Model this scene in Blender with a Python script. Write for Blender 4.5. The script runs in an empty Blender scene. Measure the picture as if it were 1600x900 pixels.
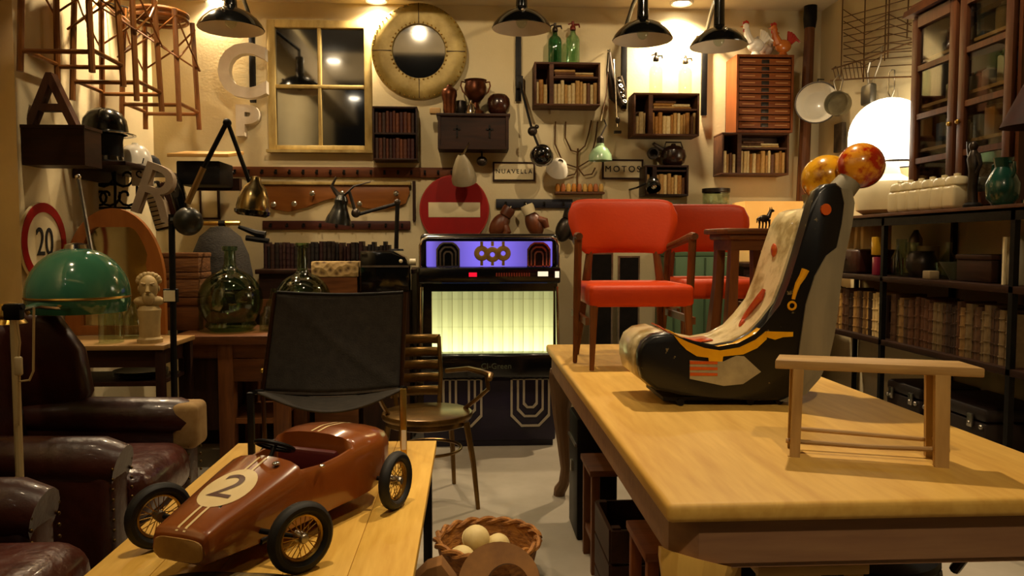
import bpy, bmesh, math, random
from mathutils import Vector as V, Matrix, Euler
from mathutils.bvhtree import BVHTree
R = random.Random(11)
PI = math.pi
SC = bpy.context.scene
COL = SC.collection

# ------------------------------------------------------------------ camera
F = 1200.0
CAM = V((0, 0, 1.30))
PITCH = math.atan(68 / F)
YAW = math.atan(65 / F)
EUL = Euler((PI / 2 - PITCH, 0, -YAW), 'XYZ')
RM = EUL.to_matrix()
cam = bpy.data.cameras.new('camera')
cam.sensor_width = 36
cam.lens = F / 1600 * 36
cam.clip_start = 0.02
co = bpy.data.objects.new('camera', cam)
co.location = CAM
co.rotation_euler = EUL
COL.objects.link(co)
SC.camera = co


def ray(px, py):
    return RM @ V(((px - 800) / F, -(py - 450) / F, -1))


def aty(px, py, Y):
    d = ray(px, py)
    return CAM + d * (Y / d.y)


def atz(px, py, Z):
    d = ray(px, py)
    return CAM + d * ((Z - 1.30) / d.z)


def atx(px, py, X):
    d = ray(px, py)
    return CAM + d * (X / d.x)


def rect(x0, y0, x1, y1, Y):
    a = aty(x0, (y0 + y1) / 2, Y); b = aty(x1, (y0 + y1) / 2, Y)
    c = aty((x0 + x1) / 2, y0, Y); d = aty((x0 + x1) / 2, y1, Y)
    return (a.x + b.x) / 2, (c.z + d.z) / 2, b.x - a.x, c.z - d.z


WY, LX, RX = 5.70, -2.27, 2.62
CZ = aty(700, 8, WY).z

# ------------------------------------------------------------------ mesh builder
def TR(x=0, y=0, z=0, rx=0, ry=0, rz=0):
    return Matrix.Translation((x, y, z)) @ Euler((rx, ry, rz), 'XYZ').to_matrix().to_4x4()


def along(p0, p1):
    p0 = V(p0); d = V(p1) - p0
    q = d.to_track_quat('Z', 'Y')
    return Matrix.Translation(p0) @ q.to_matrix().to_4x4(), d.length


class MB:
    def __init__(s):
        s.bm = bmesh.new()

    def _new(s, vs, fs):
        bv = [s.bm.verts.new(v) for v in vs]
        out = []
        for f in fs:
            try:
                out.append(s.bm.faces.new([bv[i] for i in f]))
            except ValueError:
                pass
        return out

    def box(s, x, y, z, sx, sy, sz, b=0, M=None, seg=2, rx=0, ry=0, rz=0):
        """centre, size"""
        T = TR(x, y, z, rx, ry, rz) @ Matrix.Diagonal((sx, sy, sz, 1))
        if M is not None:
            T = M @ T
        r = bmesh.ops.create_cube(s.bm, size=1, matrix=T)
        if b:
            es = list({e for v in r['verts'] for e in v.link_edges})
            bmesh.ops.bevel(s.bm, geom=es, offset=min(b, min(sx, sy, sz) * .49), segments=seg, affect='EDGES', profile=.5)
        return s

    def lathe(s, prof, n=24, M=None):
        M = M or Matrix()
        vs, fs, rows = [], [], []
        for r, z in prof:
            if r < 1e-6:
                rows.append([len(vs)]); vs.append(M @ V((0, 0, z)))
            else:
                rows.append(list(range(len(vs), len(vs) + n)))
                vs += [M @ V((r * math.cos(2 * PI * k / n), r * math.sin(2 * PI * k / n), z)) for k in range(n)]
        for a, b in zip(rows, rows[1:]):
            for k in range(n):
                j = (k + 1) % n
                if len(a) == 1 and len(b) == 1:
                    continue
                if len(a) == 1:
                    fs.append((a[0], b[k], b[j]))
                elif len(b) == 1:
                    fs.append((a[k], a[j], b[0]))
                else:
                    fs.append((a[k], a[j], b[j], b[k]))
        s._new(vs, fs)
        return s

    def cyl(s, p0, p1, r0, r1=None, n=16):
        M, L = along(p0, p1)
        r1 = r0 if r1 is None else r1
        return s.lathe([(0, 0), (r0, 0), (r1, L), (0, L)], n, M)

    def sphere(s, c, r, sc=(1, 1, 1), n=20, m=12, M=None):
        T = Matrix.Translation(c) @ Matrix.Diagonal((sc[0] * r, sc[1] * r, sc[2] * r, 1))
        if M is not None:
            T = M @ T
        return s.lathe([(math.sin(PI * k / m), -math.cos(PI * k / m)) for k in range(m + 1)], n, T)

    def torus(s, Rr, r, M=None, n=32, m=8, sc=1):
        M = M or Matrix()
        vs, fs = [], []
        for i in range(n):
            a = 2 * PI * i / n
            for j in range(m):
                t = 2 * PI * j / m
                vs.append(M @ V(((Rr + r * math.cos(t)) * math.cos(a), (Rr + r * math.cos(t)) * math.sin(a), r * sc * math.sin(t))))
        for i in range(n):
            for j in range(m):
                fs.append((i * m + j, ((i + 1) % n) * m + j, ((i + 1) % n) * m + (j + 1) % m, i * m + (j + 1) % m))
        s._new(vs, fs)
        return s

    def tube(s, pts, r, n=8, closed=False, cap=True):
        pts = [V(p) for p in pts]
        N = len(pts)
        rs = r if isinstance(r, (list, tuple)) else [r] * N
        up = None
        vs, fs = [], []
        for i, p in enumerate(pts):
            a = pts[i - 1] if (i > 0 or closed) else p
            b = pts[(i + 1) % N] if (i < N - 1 or closed) else p
            t = (b - a)
            t = t.normalized() if t.length > 1e-9 else V((0, 0, 1))
            if up is None:
                up = t.orthogonal().normalized()
            else:
                up = (up - t * up.dot(t))
                up = up.normalized() if up.length > 1e-6 else t.orthogonal().normalized()
            w = t.cross(up)
            for k in range(n):
                an = 2 * PI * k / n
                vs.append(p + (up * math.cos(an) + w * math.sin(an)) * rs[i])
        m = N if closed else N - 1
        for i in range(m):
            j = (i + 1) % N
            for k in range(n):
                l = (k + 1) % n
                fs.append((i * n + k, i * n + l, j * n + l, j * n + k))
        if cap and not closed:
            fs.append(tuple(range(n))[::-1]); fs.append(tuple((N - 1) * n + k for k in range(n)))
        s._new(vs, fs)
        return s

    def prism(s, poly, d, M=None, b=0):
        """polygon in local XY, extruded from z=0 to z=d"""
        M = M or Matrix()
        n = len(poly)
        vs = [M @ V((x, y, 0)) for x, y in poly] + [M @ V((x, y, d)) for x, y in poly]
        fs = [tuple(range(n))[::-1], tuple(range(n, 2 * n))] + [(i, (i + 1) % n, n + (i + 1) % n, n + i) for i in range(n)]
        out = s._new(vs, fs)
        if b:
            es = list({e for f in out[:2] for e in f.edges})
            bmesh.ops.bevel(s.bm, geom=es, offset=b, segments=2, affect='EDGES', profile=.5)
        return s

    def band(s, outer, inner, d, M=None):
        """frame between two loops with the same count (local XY), depth d"""
        M = M or Matrix()
        n = len(outer)
        vs = [M @ V((x, y, z)) for z in (0, d) for lp in (outer, inner) for x, y in lp]
        fs = []
        for i in range(n):
            j = (i + 1) % n
            fs += [(i, j, n + j, n + i), (2 * n + i, 2 * n + j, 3 * n + j, 3 * n + i), (i, j, 2 * n + j, 2 * n + i), (n + i, n + j, 3 * n + j, 3 * n + i)]
        s._new(vs, fs)
        return s

    def loft(s, rings, closed=True, cap=True):
        n = len(rings[0])
        vs = [V(p) for r in rings for p in r]
        fs = []
        m = n if closed else n - 1
        for i in range(len(rings) - 1):
            for k in range(m):
                l = (k + 1) % n
                fs.append((i * n + k, i * n + l, (i + 1) * n + l, (i + 1) * n + k))
        if cap and closed:
            fs.append(tuple(range(n))[::-1]); fs.append(tuple((len(rings) - 1) * n + k for k in range(n)))
        s._new(vs, fs)
        return s

    def grid(s, fn, nu, nv):
        return s.loft([[fn(i / nu, j / nv) for j in range(nv + 1)] for i in range(nu + 1)], closed=False)

    def text(s, t, size, depth, M, font_scale_x=1.0, bold=0, space=1.0):
        cu = bpy.data.curves.new('lettering', 'FONT')
        cu.body = t; cu.size = size; cu.extrude = depth / 2
        cu.align_x = 'CENTER'; cu.align_y = 'CENTER'
        cu.resolution_u = 4; cu.offset = bold; cu.space_character = space
        ob = bpy.data.objects.new('lettering', cu)
        COL.objects.link(ob)
        dg = bpy.context.evaluated_depsgraph_get()
        dg.update()
        me = bpy.data.meshes.new_from_object(ob.evaluated_get(dg))
        me.transform(M @ Matrix.Diagonal((font_scale_x, 1, 1, 1)))
        s.bm.from_mesh(me)
        bpy.data.objects.remove(ob); bpy.data.curves.remove(cu); bpy.data.meshes.remove(me)
        return s

    def bvh(s):
        return BVHTree.FromBMesh(s.bm)

    def build(s, name, mat, parent=None, smooth=35, label=None, loc=None, rot=None, solid=0, subsurf=0):
        bmesh.ops.recalc_face_normals(s.bm, faces=s.bm.faces[:])
        me = bpy.data.meshes.new(name)
        s.bm.to_mesh(me); s.bm.free()
        for m in (mat if isinstance(mat, (list, tuple)) else [mat]):
            me.materials.append(m)
        if smooth:
            for p in me.polygons:
                p.use_smooth = True
            me.set_sharp_from_angle(angle=math.radians(smooth))
        o = bpy.data.objects.new(name, me)
        COL.objects.link(o)
        if parent is not None:
            o.parent = parent
        if loc is not None:
            o.location = loc
        if rot is not None:
            o.rotation_euler = rot
        if solid:
            md = o.modifiers.new('thickness', 'SOLIDIFY'); md.thickness = solid; md.offset = 0
        if subsurf:
            md = o.modifiers.new('smooth', 'SUBSURF'); md.levels = subsurf; md.render_levels = subsurf
        if label:
            o['label'] = label
        return o


def tag(o, label, cat, group=None):
    o['label'] = label; o['category'] = cat
    if group:
        o['group'] = group
    return o


def thing(name, label, cat, loc=(0, 0, 0), rz=0, group=None, rot=None):
    o = bpy.data.objects.new(name, None)
    o.empty_display_size = .05
    COL.objects.link(o)
    o.location = loc
    o.rotation_euler = rot if rot is not None else (0, 0, rz)
    return tag(o, label, cat, group)


def struct(mb, name, mat, smooth=0):
    o = mb.build(name, mat, None, smooth)
    o['kind'] = 'structure'
    return o


KIDS = {}


def copy_tree(root, loc=None, rot=None, label=None, group=None, scale=None, mat=None):
    def rec(o, par):
        c = o.copy(); COL.objects.link(c)
        c.parent = par
        for ch in [q for q in bpy.data.objects if q.parent is o]:
            rec(ch, c)
        return c
    c = rec(root, None)
    if loc is not None: c.location = loc
    if rot is not None: c.rotation_euler = rot
    if scale is not None: c.scale = scale
    if label: c['label'] = label
    if group: c['group'] = group
    return c


# ------------------------------------------------------------------ materials
def lin(h):
    if not isinstance(h, str):
        return (*h, 1)
    h = h.lstrip('#')
    r = []
    for i in (0, 2, 4):
        c = int(h[i:i + 2], 16) / 255
        r.append(c / 12.92 if c <= .04045 else ((c + .055) / 1.055) ** 2.4)
    return (*r, 1)


MATS = {}


def mat(name, c1, c2=None, rough=.5, metal=0., scale=6., stretch=(1, 1, 1), bump=.0, bscale=None, detail=4., coat=0., trans=0., ior=1.45,
        emit=None, estr=0., spec=.5, rv=0., kind='noise', ramp=(.35, .68), rand=0.):
    if name in MATS:
        return MATS[name]
    m = bpy.data.materials.new(name)
    m.use_nodes = True
    nt = m.node_tree
    N, L = nt.nodes, nt.links
    b = N['Principled BSDF']
    b.inputs['Base Color'].default_value = lin(c1)
    b.inputs['Roughness'].default_value = rough
    b.inputs['Metallic'].default_value = metal
    b.inputs['Coat Weight'].default_value = coat
    b.inputs['Coat Roughness'].default_value = .08
    b.inputs['Transmission Weight'].default_value = trans
    b.inputs['IOR'].default_value = ior
    b.inputs['Specular IOR Level'].default_value = spec
    if emit:
        b.inputs['Emission Color'].default_value = lin(emit)
        b.inputs['Emission Strength'].default_value = estr
    tc = N.new('ShaderNodeTexCoord')
    mp = N.new('ShaderNodeMapping')
    mp.inputs['Scale'].default_value = stretch
    L.new(tc.outputs['Object'], mp.inputs['Vector'])
    vec = mp.outputs['Vector']
    if rand:
        oi = N.new('ShaderNodeObjectInfo')
        ad = N.new('ShaderNodeVectorMath'); ad.operation = 'ADD'
        ml = N.new('ShaderNodeMath'); ml.operation = 'MULTIPLY'; ml.inputs[1].default_value = 37.
        L.new(oi.outputs['Random'], ml.inputs[0]); L.new(vec, ad.inputs[0]); L.new(ml.outputs[0], ad.inputs[1])
        vec = ad.outputs[0]
    nz = N.new('ShaderNodeTexNoise')
    nz.inputs['Scale'].default_value = scale
    nz.inputs['Detail'].default_value = detail
    nz.inputs['Roughness'].default_value = .6
    L.new(vec, nz.inputs['Vector'])
    fac = nz.outputs['Fac']
    if kind == 'wood':
        nz.inputs['Distortion'].default_value = .6
        n2 = N.new('ShaderNodeTexNoise'); n2.inputs['Scale'].default_value = scale * 6; n2.inputs['Detail'].default_value = 2
        L.new(vec, n2.inputs['Vector'])
        mx = N.new('ShaderNodeMath'); mx.operation = 'MULTIPLY_ADD'; mx.inputs[1].default_value = .35
        L.new(n2.outputs['Fac'], mx.inputs[0]); 
        sb = N.new('ShaderNodeMath'); sb.operation = 'MULTIPLY'; sb.inputs[1].default_value = .68
        L.new(nz.outputs['Fac'], sb.inputs[0]); L.new(sb.outputs[0], mx.inputs[2])
        fac = mx.outputs[0]
    if kind == 'voronoi':
        vo = N.new('ShaderNodeTexVoronoi'); vo.inputs['Scale'].default_value = scale
        L.new(vec, vo.inputs['Vector']); fac = vo.outputs['Distance']
    if c2:
        rp = N.new('ShaderNodeValToRGB')
        rp.color_ramp.elements[0].position = ramp[0]; rp.color_ramp.elements[1].position = ramp[1]
        rp.color_ramp.elements[0].color = lin(c1); rp.color_ramp.elements[1].color = lin(c2)
        L.new(fac, rp.inputs['Fac']); L.new(rp.outputs['Color'], b.inputs['Base Color'])
    if rv:
        mr = N.new('ShaderNodeMapRange')
        mr.inputs['To Min'].default_value = max(0, rough - rv); mr.inputs['To Max'].default_value = min(1, rough + rv)
        L.new(nz.outputs['Fac'], mr.inputs['Value']); L.new(mr.outputs['Result'], b.inputs['Roughness'])
    if bump:
        bp = N.new('ShaderNodeBump'); bp.inputs['Strength'].default_value = bump; bp.inputs['Distance'].default_value = .02
        if bscale:
            n3 = N.new('ShaderNodeTexNoise'); n3.inputs['Scale'].default_value = bscale; n3.inputs['Detail'].default_value = 4
            L.new(vec, n3.inputs['Vector']); L.new(n3.outputs['Fac'], bp.inputs['Height'])
        else:
            L.new(fac, bp.inputs['Height'])
        L.new(bp.outputs['Normal'], b.inputs['Normal'])
    MATS[name] = m
    return m


def wood(name, c1, c2, axis='Z', rough=.5, scale=5., bump=.12, coat=0., rand=1., spec=.4):
    st = {'X': (.12, 1, 1), 'Y': (1, .12, 1), 'Z': (1, 1, .12)}[axis]
    return mat(name + '_' + axis, c1, c2, rough, 0, scale * 2.2, st, bump, None, 5., coat, spec=spec, kind='wood', ramp=(.34, .66), rand=rand)


m_plaster = mat('cream_plaster', '#d7c8a0', '#cab98e', .9, scale=1.6, bump=.06, bscale=60)
m_plaster2 = mat('yellow_painted_pillar', '#b89348', '#a98540', .8, scale=3, bump=.04)
m_ceil = mat('soffit_paint', '#cdbf9e', '#c3b592', .9, scale=2)
m_dceil = mat('dark_roof_paint', '#2a2826', '#1f1d1b', .9, scale=3)
m_beam = mat('roof_beam_paint', '#a89a80', '#93866c', .8, scale=3)
m_floor = mat('polished_concrete', '#b3aa9a', '#9c9380', .55, scale=2.2, bump=.03, bscale=40, rv=.12, ramp=(.3, .75))
OAK = lambda ax: wood('pale_scrubbed_pine', '#bb8f3e', '#d6ae58', ax, .55, 3.2, .06)
PINE = lambda ax: wood('raw_pine', '#c29336', '#deb556', ax, .6, 3.6, .08)
APR = lambda ax: wood('grey_brown_apron_wood', '#7d5a42', '#94704f', ax, .6, 3.5, .08)
MID = lambda ax: wood('mid_brown_wood', '#4a2a12', '#764722', ax, .48, 4, .06, spec=.3)
WAL = lambda ax: wood('dark_walnut_wood', '#1c0f08', '#371e10', ax, .5, 4, .08, spec=.25)
RED = lambda ax: wood('reddish_cabinet_wood', '#63300f', '#874a20', ax, .5, 4, .05, spec=.3)
BENCHW = lambda ax: wood('weathered_bench_wood', '#8a693a', '#b59258', ax, .55, 4.5, .14)
BAM = lambda ax: wood('varnished_bamboo', '#5e3410', '#96602a', ax, .4, 6, .08, .1)
CRATE = lambda ax: wood('old_crate_wood', '#3a1f0f', '#5f3a1e', ax, .65, 5, .15)
m_black = mat('black_enamel', '#080807', rough=.12, coat=.6)
m_blackm = mat('matt_black_iron', '#0d0c0b', '#191614', .5, .6, scale=20, bump=.08)
m_chrome = mat('chrome', '#d8d4cc', rough=.12, metal=1)
m_steel = mat('brushed_steel', '#b9b2a4', '#8f897c', .32, 1, scale=14)
m_brass = mat('worn_brass', '#a8843a', '#c9a755', .35, 1, scale=10)
m_bronze = mat('bronze_lacquer', '#5a421c', '#8a6a34', .3, .7, scale=8)
m_copper = mat('tarnished_copper', '#4a2716', '#7a4526', .38, .8, scale=6)
m_pewter = mat('dark_pewter', '#2b2622', '#4a4138', .35, .7, scale=8)
m_enamel = mat('white_enamel', '#e9e4d6', '#dcd5c2', .25, scale=3, coat=.3)
m_cream = mat('cream_ceramic', '#dccfa8', '#cdbf95', .3, scale=4, coat=.2)
m_plasterw = mat('chalky_white_paint', '#d9cfbd', '#c7bba5', .7, scale=6)
m_paper = mat('aged_paper', '#d9bf86', '#c5a566', .9, scale=30, stretch=(1, 1, .05))
m_red = mat('orange_red_vinyl', '#bd3c0a', '#b03408', .5, spec=.25, scale=3, bump=.05, bscale=90)
m_leather = mat('dark_brown_leather', '#2a1009', '#431c10', .38, scale=5, bump=.25, bscale=14, rv=.1, coat=.15)
m_leather2 = mat('creased_brown_leather', '#3a160c', '#57261a', .34, scale=6, bump=.7, bscale=9, rv=.12, coat=.15)
m_tan = mat('tan_leather', '#8a5420', '#a3672a', .5, scale=4, bump=.1)
m_canvas = mat('black_canvas', '#25211c', '#332e27', .75, scale=30, bump=.12, bscale=160)
m_rubber = mat('black_rubber', '#0b0b0a', '#151413', .6, scale=20)
m_glassg = mat('green_demijohn_glass', '#dcecd6', rough=.015, trans=1, ior=1.45)
m_glass = mat('clear_glass', '#f4f8f4', rough=.02, trans=1, ior=1.25)
m_glassdg = mat('dark_green_bottle_glass', '#7fc4a0', rough=.05, trans=.8, ior=1.35)
m_glasspg = mat('pale_green_bottle_glass', '#d6f0d8', rough=.05, trans=.85, ior=1.3)
m_mirror = mat('old_mirror_glass', '#8a8f90', rough=.03, metal=1)
m_dmirror = mat('smoky_mirror_glass', '#8a8a88', '#949492', .05, 1, scale=3)
m_lens = mat('cabinet_glass', '#dfe6e0', rough=.02, trans=1, ior=1.08)
m_globe = mat('glowing_opal_glass', '#fff6e4', rough=.4, emit='#fff0d2', estr=5.5)
m_bulb = mat('lamp_bulb_glow', '#fff0d0', rough=.4, emit='#ffdf9a', estr=30)
m_spot = mat('ceiling_lamp_glow', '#fff4e0', rough=.4, emit='#fff0d8', estr=25)
m_signred = mat('road_sign_red', '#9c0f0c', '#8a0d0a', .4, scale=5, coat=.1)
m_signwhite = mat('road_sign_cream', '#e3d6ae', '#d6c69a', .45, scale=6)
m_ink = mat('black_sign_paint', '#120f0c', rough=.6)
m_iv = mat('ivory_paint', '#e4cf9a', '#d8bf84', .4, scale=8, coat=.3)


def thin_glass(name, tint, gloss=.10):
    """thin clear glass: lets light and shadow rays straight through, with a glossy sheen that grows at grazing angles"""
    m = bpy.data.materials.new(name); m.use_nodes = True
    N, L = m.node_tree.nodes, m.node_tree.links
    N.clear()
    out = N.new('ShaderNodeOutputMaterial'); mx = N.new('ShaderNodeMixShader'); tr = N.new('ShaderNodeBsdfTransparent'); gl = N.new('ShaderNodeBsdfGlossy'); lw = N.new('ShaderNodeLayerWeight')
    tr.inputs[0].default_value = lin(tint); gl.inputs['Roughness'].default_value = .03
    lw.inputs['Blend'].default_value = .28
    mr = N.new('ShaderNodeMapRange'); mr.inputs['To Min'].default_value = gloss; mr.inputs['To Max'].default_value = .32
    L.new(lw.outputs['Facing'], mr.inputs['Value']); L.new(mr.outputs['Result'], mx.inputs[0])
    L.new(tr.outputs[0], mx.inputs[1]); L.new(gl.outputs[0], mx.inputs[2]); L.new(mx.outputs[0], out.inputs[0])
    return m
m_glass = thin_glass('thin_clear_glass', '#eef5ec', .04)
m_lens = thin_glass('cabinet_pane_glass', '#f4f6f2', .03)
m_glassdg = thin_glass('dark_green_siphon_glass', '#7fb89a', .05)
m_glasspg = thin_glass('pale_green_siphon_glass', '#c8e8cf', .05)
m_glassg = thin_glass('green_demijohn_wall_glass', '#dcebd6', .06)
# ------------------------------------------------------------------ the setting
b = MB(); b.box((LX + RX) / 2, 2, -.05, RX - LX + 1.2, 8.4, .1); struct(b, 'floor', m_floor)
b = MB(); b.box((LX + RX) / 2, WY + .06, 2.1, RX - LX + .6, .12, 4.3); struct(b, 'wall_back', m_plaster)
b = MB(); b.box(LX - .06, 2, 2.1, .12, 7.52, 4.3); struct(b, 'wall_left', m_plaster)
b = MB(); b.box(RX + .06, 2, 2.1, .12, 7.52, 4.3); struct(b, 'wall_right', m_plaster)
b = MB(); b.box((LX + RX) / 2, WY - .35, CZ + .25, RX - LX, .7, .5); struct(b, 'ceiling', m_ceil)
b = MB(); b.box((LX + RX) / 2, 1.6, 4.2, RX - LX + .4, 8.4, .1); struct(b, 'ceiling_main', m_dceil)
for k, yy in enumerate((3.9, -.5)):
    b = MB(); b.box((LX + RX) / 2, yy, 3.95, RX - LX, .28, .4); struct(b, 'trim_%d' % (k + 1), m_beam)
pl = aty(29, 250, 3.62)
b = MB(); b.box((LX + pl.x) / 2, 3.47, 1.5, pl.x - LX, .3, 3.0, b=.01); struct(b, 'pillar_1', m_plaster2, 30)

# recessed ceiling lamps (fixtures) and the light they give
WARM = (1.0, .76, .47)


def spot(x, y, z, w, tx, ty, tz, ang=80, blend=.6, rad=.035, col=WARM):
    l = bpy.data.lights.new('spot_light', 'SPOT')
    l.energy = w; l.color = col; l.spot_size = math.radians(ang); l.spot_blend = blend; l.shadow_soft_size = rad
    o = bpy.data.objects.new('spot_light', l); COL.objects.link(o)
    o.location = (x, y, z)
    o.rotation_euler = (V((tx, ty, tz)) - V((x, y, z))).to_track_quat('-Z', 'Y').to_euler()
    return o


def point(x, y, z, w, rad=.03, col=WARM):
    l = bpy.data.lights.new('bulb_light', 'POINT')
    l.energy = w; l.color = col; l.shadow_soft_size = rad
    o = bpy.data.objects.new('bulb_light', l); COL.objects.link(o); o.location = (x, y, z)
    return o


dl = None
dn = ['round ceiling downlight above the hanging bamboo stools', 'round ceiling downlight between the window frame and round mirror', 'round ceiling downlight above the clear soda siphons']
for k, (px, py) in enumerate(((338, 2), (588, 0), (1065, 4))):
    p = atz(px, py, CZ)
    if dl is None:
        dl = thing('ceiling_downlight', dn[0], 'ceiling lamp', (p.x, p.y, CZ))
        b = MB(); b.lathe([(.055, -.002), (.075, -.012), (.085, -.004), (.085, 0), (.055, 0), (.055, -.002)], 28); b.build('ring', m_enamel, dl)
        b = MB(); b.lathe([(0, -.006), (.055, -.006), (.055, -.001), (0, -.001)], 28); b.build('lens', m_spot, dl)
    else:
        copy_tree(dl, (p.x, p.y, CZ), None, dn[k])
    spot(p.x, p.y, CZ - .03, (210, 130, 210)[k], p.x, p.y + .16, 0, 140, .9)

# unseen spot lights above the frame; added fills are marked
spot(.95, 3.1, 3.4, 235, .95, 2.4, .78, 72, .8)
spot(.6, .2, 2.9, 105, 1.25, 1.9, .6, 75, .8)  # fill added from the camera side for the apron and bench
spot(-.35, 1.9, 3.4, 150, -.45, 2.1, .5, 48, .8)
spot(-1.5, 2.0, 3.4, 26, -1.5, 3.2, .6, 70, .8)
spot(-1.3, 3.9, 3.6, 95, -1.7, 4.8, 1.2, 80, .8)
spot(-1.75, 2.6, 3.5, 60, -1.7, 3.25, 1.2, 42, .8)  # added to brighten the green dome
spot(0, 3.0, 3.5, 85, .1, 3.6, .0, 60, .8)  # added to brighten the aisle floor
spot(1.5, 3.2, 3.5, 105, 2.4, 4.0, 1.2, 80, .8)
spot(-.5, 3.4, 3.3, 85, -.5, 5.7, 1.9, 85, .8)
spot(1.1, 3.5, 3.3, 75, 1.1, 5.7, 1.8, 85, .8)
spot(-.4, 1.4, 3.2, 380, -.4, -.5, 3.9, 110, .8)  # added to light the roof beam that the mirrors reflect
spot(-.6, 1.2, 3.4, 260, -2.2, 1.2, 3.5, 120, .8)  # added to light the wall duct for the mirror panes
spot(-1.9, 4.95, CZ + .25, 230, -2.1, 5.1, 1.0, 130, .9)  # wall wash added to brighten the plaster behind the stools
b = MB(); b.box(LX + .17, .6, 3.52, .3, 5.6, .3); struct(b, 'trim_3', m_beam)
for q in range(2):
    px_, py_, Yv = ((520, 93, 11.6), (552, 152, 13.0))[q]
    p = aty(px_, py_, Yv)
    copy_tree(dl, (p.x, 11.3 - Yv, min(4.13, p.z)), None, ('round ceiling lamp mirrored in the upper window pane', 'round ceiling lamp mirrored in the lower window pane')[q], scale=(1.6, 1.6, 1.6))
w = bpy.data.worlds.new('world'); SC.world = w; w.use_nodes = True
w.node_tree.nodes['Background'].inputs[0].default_value = (.9, .7, .5, 1)
w.node_tree.nodes['Background'].inputs[1].default_value = .012
SC.view_settings.view_transform = 'Standard'
SC.view_settings.look = 'None'
SC.view_settings.exposure = 0
SC.view_settings.gamma = 1
SC.view_settings.use_curve_mapping = False
SC.cycles.use_denoising = True
SC.cycles.max_bounces = 10
SC.cycles.transmission_bounces = 10
SC.cycles.caustics_reflective = False
SC.cycles.caustics_refractive = False
SC.cycles.sample_clamp_indirect = 4

# ------------------------------------------------------------------ big dining table
TZ = .78
n0 = atz(1030, 789, TZ)
f0 = atz(858, 538, TZ)
tx0 = (n0.x + f0.x) / 2
ty0, ty1 = n0.y, f0.y
tx1 = atz(1280, 586, TZ).x
TW = tx1 - tx0; TL = ty1 - ty0
tb = thing('dining_table', 'large pale scrubbed wooden table carrying the red chairs and painted figure', 'table', (tx0, ty0, 0))
b = MB(); b.box(TW / 2, TL / 2, TZ - .02, TW, TL, .04, b=.012, seg=3); b.build('tabletop', OAK('Y'), tb)
b = MB()
iy, ix = .022, .022
ov_ = [(ix, iy + .05), (ix + .05, iy), (TW - ix - .05, iy), (TW - ix, iy + .05), (TW - ix, TL - iy - .05), (TW - ix - .05, TL - iy), (ix + .05, TL - iy), (ix, TL - iy - .05)]
iv_ = [(x + (.03 if x < TW / 2 else -.03), y + (.03 if y < TL / 2 else -.03)) for x, y in ov_]
b.band(ov_, iv_, .092, TR(0, 0, TZ - .132))
b.band([(x + (.006 if x < TW / 2 else -.006), y + (.006 if y < TL / 2 else -.006)) for x, y in ov_], iv_, .012, TR(0, 0, TZ - .144))
b.build('apron', APR('X'), tb)
for (x, y, sx, sy) in ((.11, .11, -1, -1), (TW - .11, .11, 1, -1), (.11, TL - .11, -1, 1), (TW - .11, TL - .11, 1, 1)):
    prof = [(.0, .635, .085), (.004, .62, .082), (.014, .56, .064), (.016, .44, .048), (.004, .28, .036), (-.006, .15, .029), (.004, .07, .028), (.022, .03, .033), (.026, 0, .03)]
    pts = [(x + sx * (a + .02), y + sy * (a + .02), z) for a, z, r in prof]
    b = MB(); b.tube(pts, [r for a, z, r in prof], 10)
    b.build('leg', OAK('Z') if y < 1 else wood('brown_leg_wood', '#5c452e', '#78593a', 'Z'), tb)  # far legs get a darker brown than the near pair

# ------------------------------------------------------------------ coffee table
KZ = .50
kx0 = atz(375, 690, KZ).x; kx1 = atz(682, 690, KZ).x; ky1 = atz(560, 690, KZ).y; ky0 = 1.45
kt = thing('coffee_table', 'low raw pine table under the wooden toy racing car', 'table', (kx0, ky0, 0))
KW, KL = kx1 - kx0, ky1 - ky0
b = MB()
for i in range(5):
    b.box(KW * (i + .5) / 5, KL / 2, KZ - .015, KW / 5 - .0012, KL, .03, b=.002)
b.build('tabletop', PINE('Y'), kt)
b = MB()
b.box(KW / 2, .05, KZ - .05, KW - .06, .03, .04); b.box(KW / 2, KL - .05, KZ - .05, KW - .06, .03, .04)
b.box(.03, KL / 2, KZ - .05, .03, KL - .06, .04); b.box(KW - .03, KL / 2, KZ - .05, .03, KL - .06, .04)
b.build('frame', m_blackm, kt)
for x in (.035, KW - .035):
    for y in (.05, KL - .05):
        b = MB(); b.box(x, y, (KZ - .03) / 2, .035, .035, KZ - .032, b=.003)
        b.build('leg', m_blackm, kt)

# ------------------------------------------------------------------ toy racing car
def wpos(px, py, z): return atz(px, py, z)
fr = V((-.414, 1.86)); fl = V((-.82, 2.03)); rr = V((-.228, 2.30))
fa = (fr + fl) / 2
hd = (fr - rr).normalized()
ra = fa - hd * .48
mid = (fa + ra) / 2
car = thing('toy_racing_car', 'red brown wooden toy racing car with number two on bonnet', 'toy car', (mid.x, mid.y, KZ), math.atan2(hd.y, hd.x))
m_car = mat('red_brown_car_lacquer', '#763a10', '#8f4f1c', .28, scale=4, stretch=(.3, 1, 1), coat=.7, bump=.02)
m_cab = mat('dark_cockpit', '#26090a', rough=.7)
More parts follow.
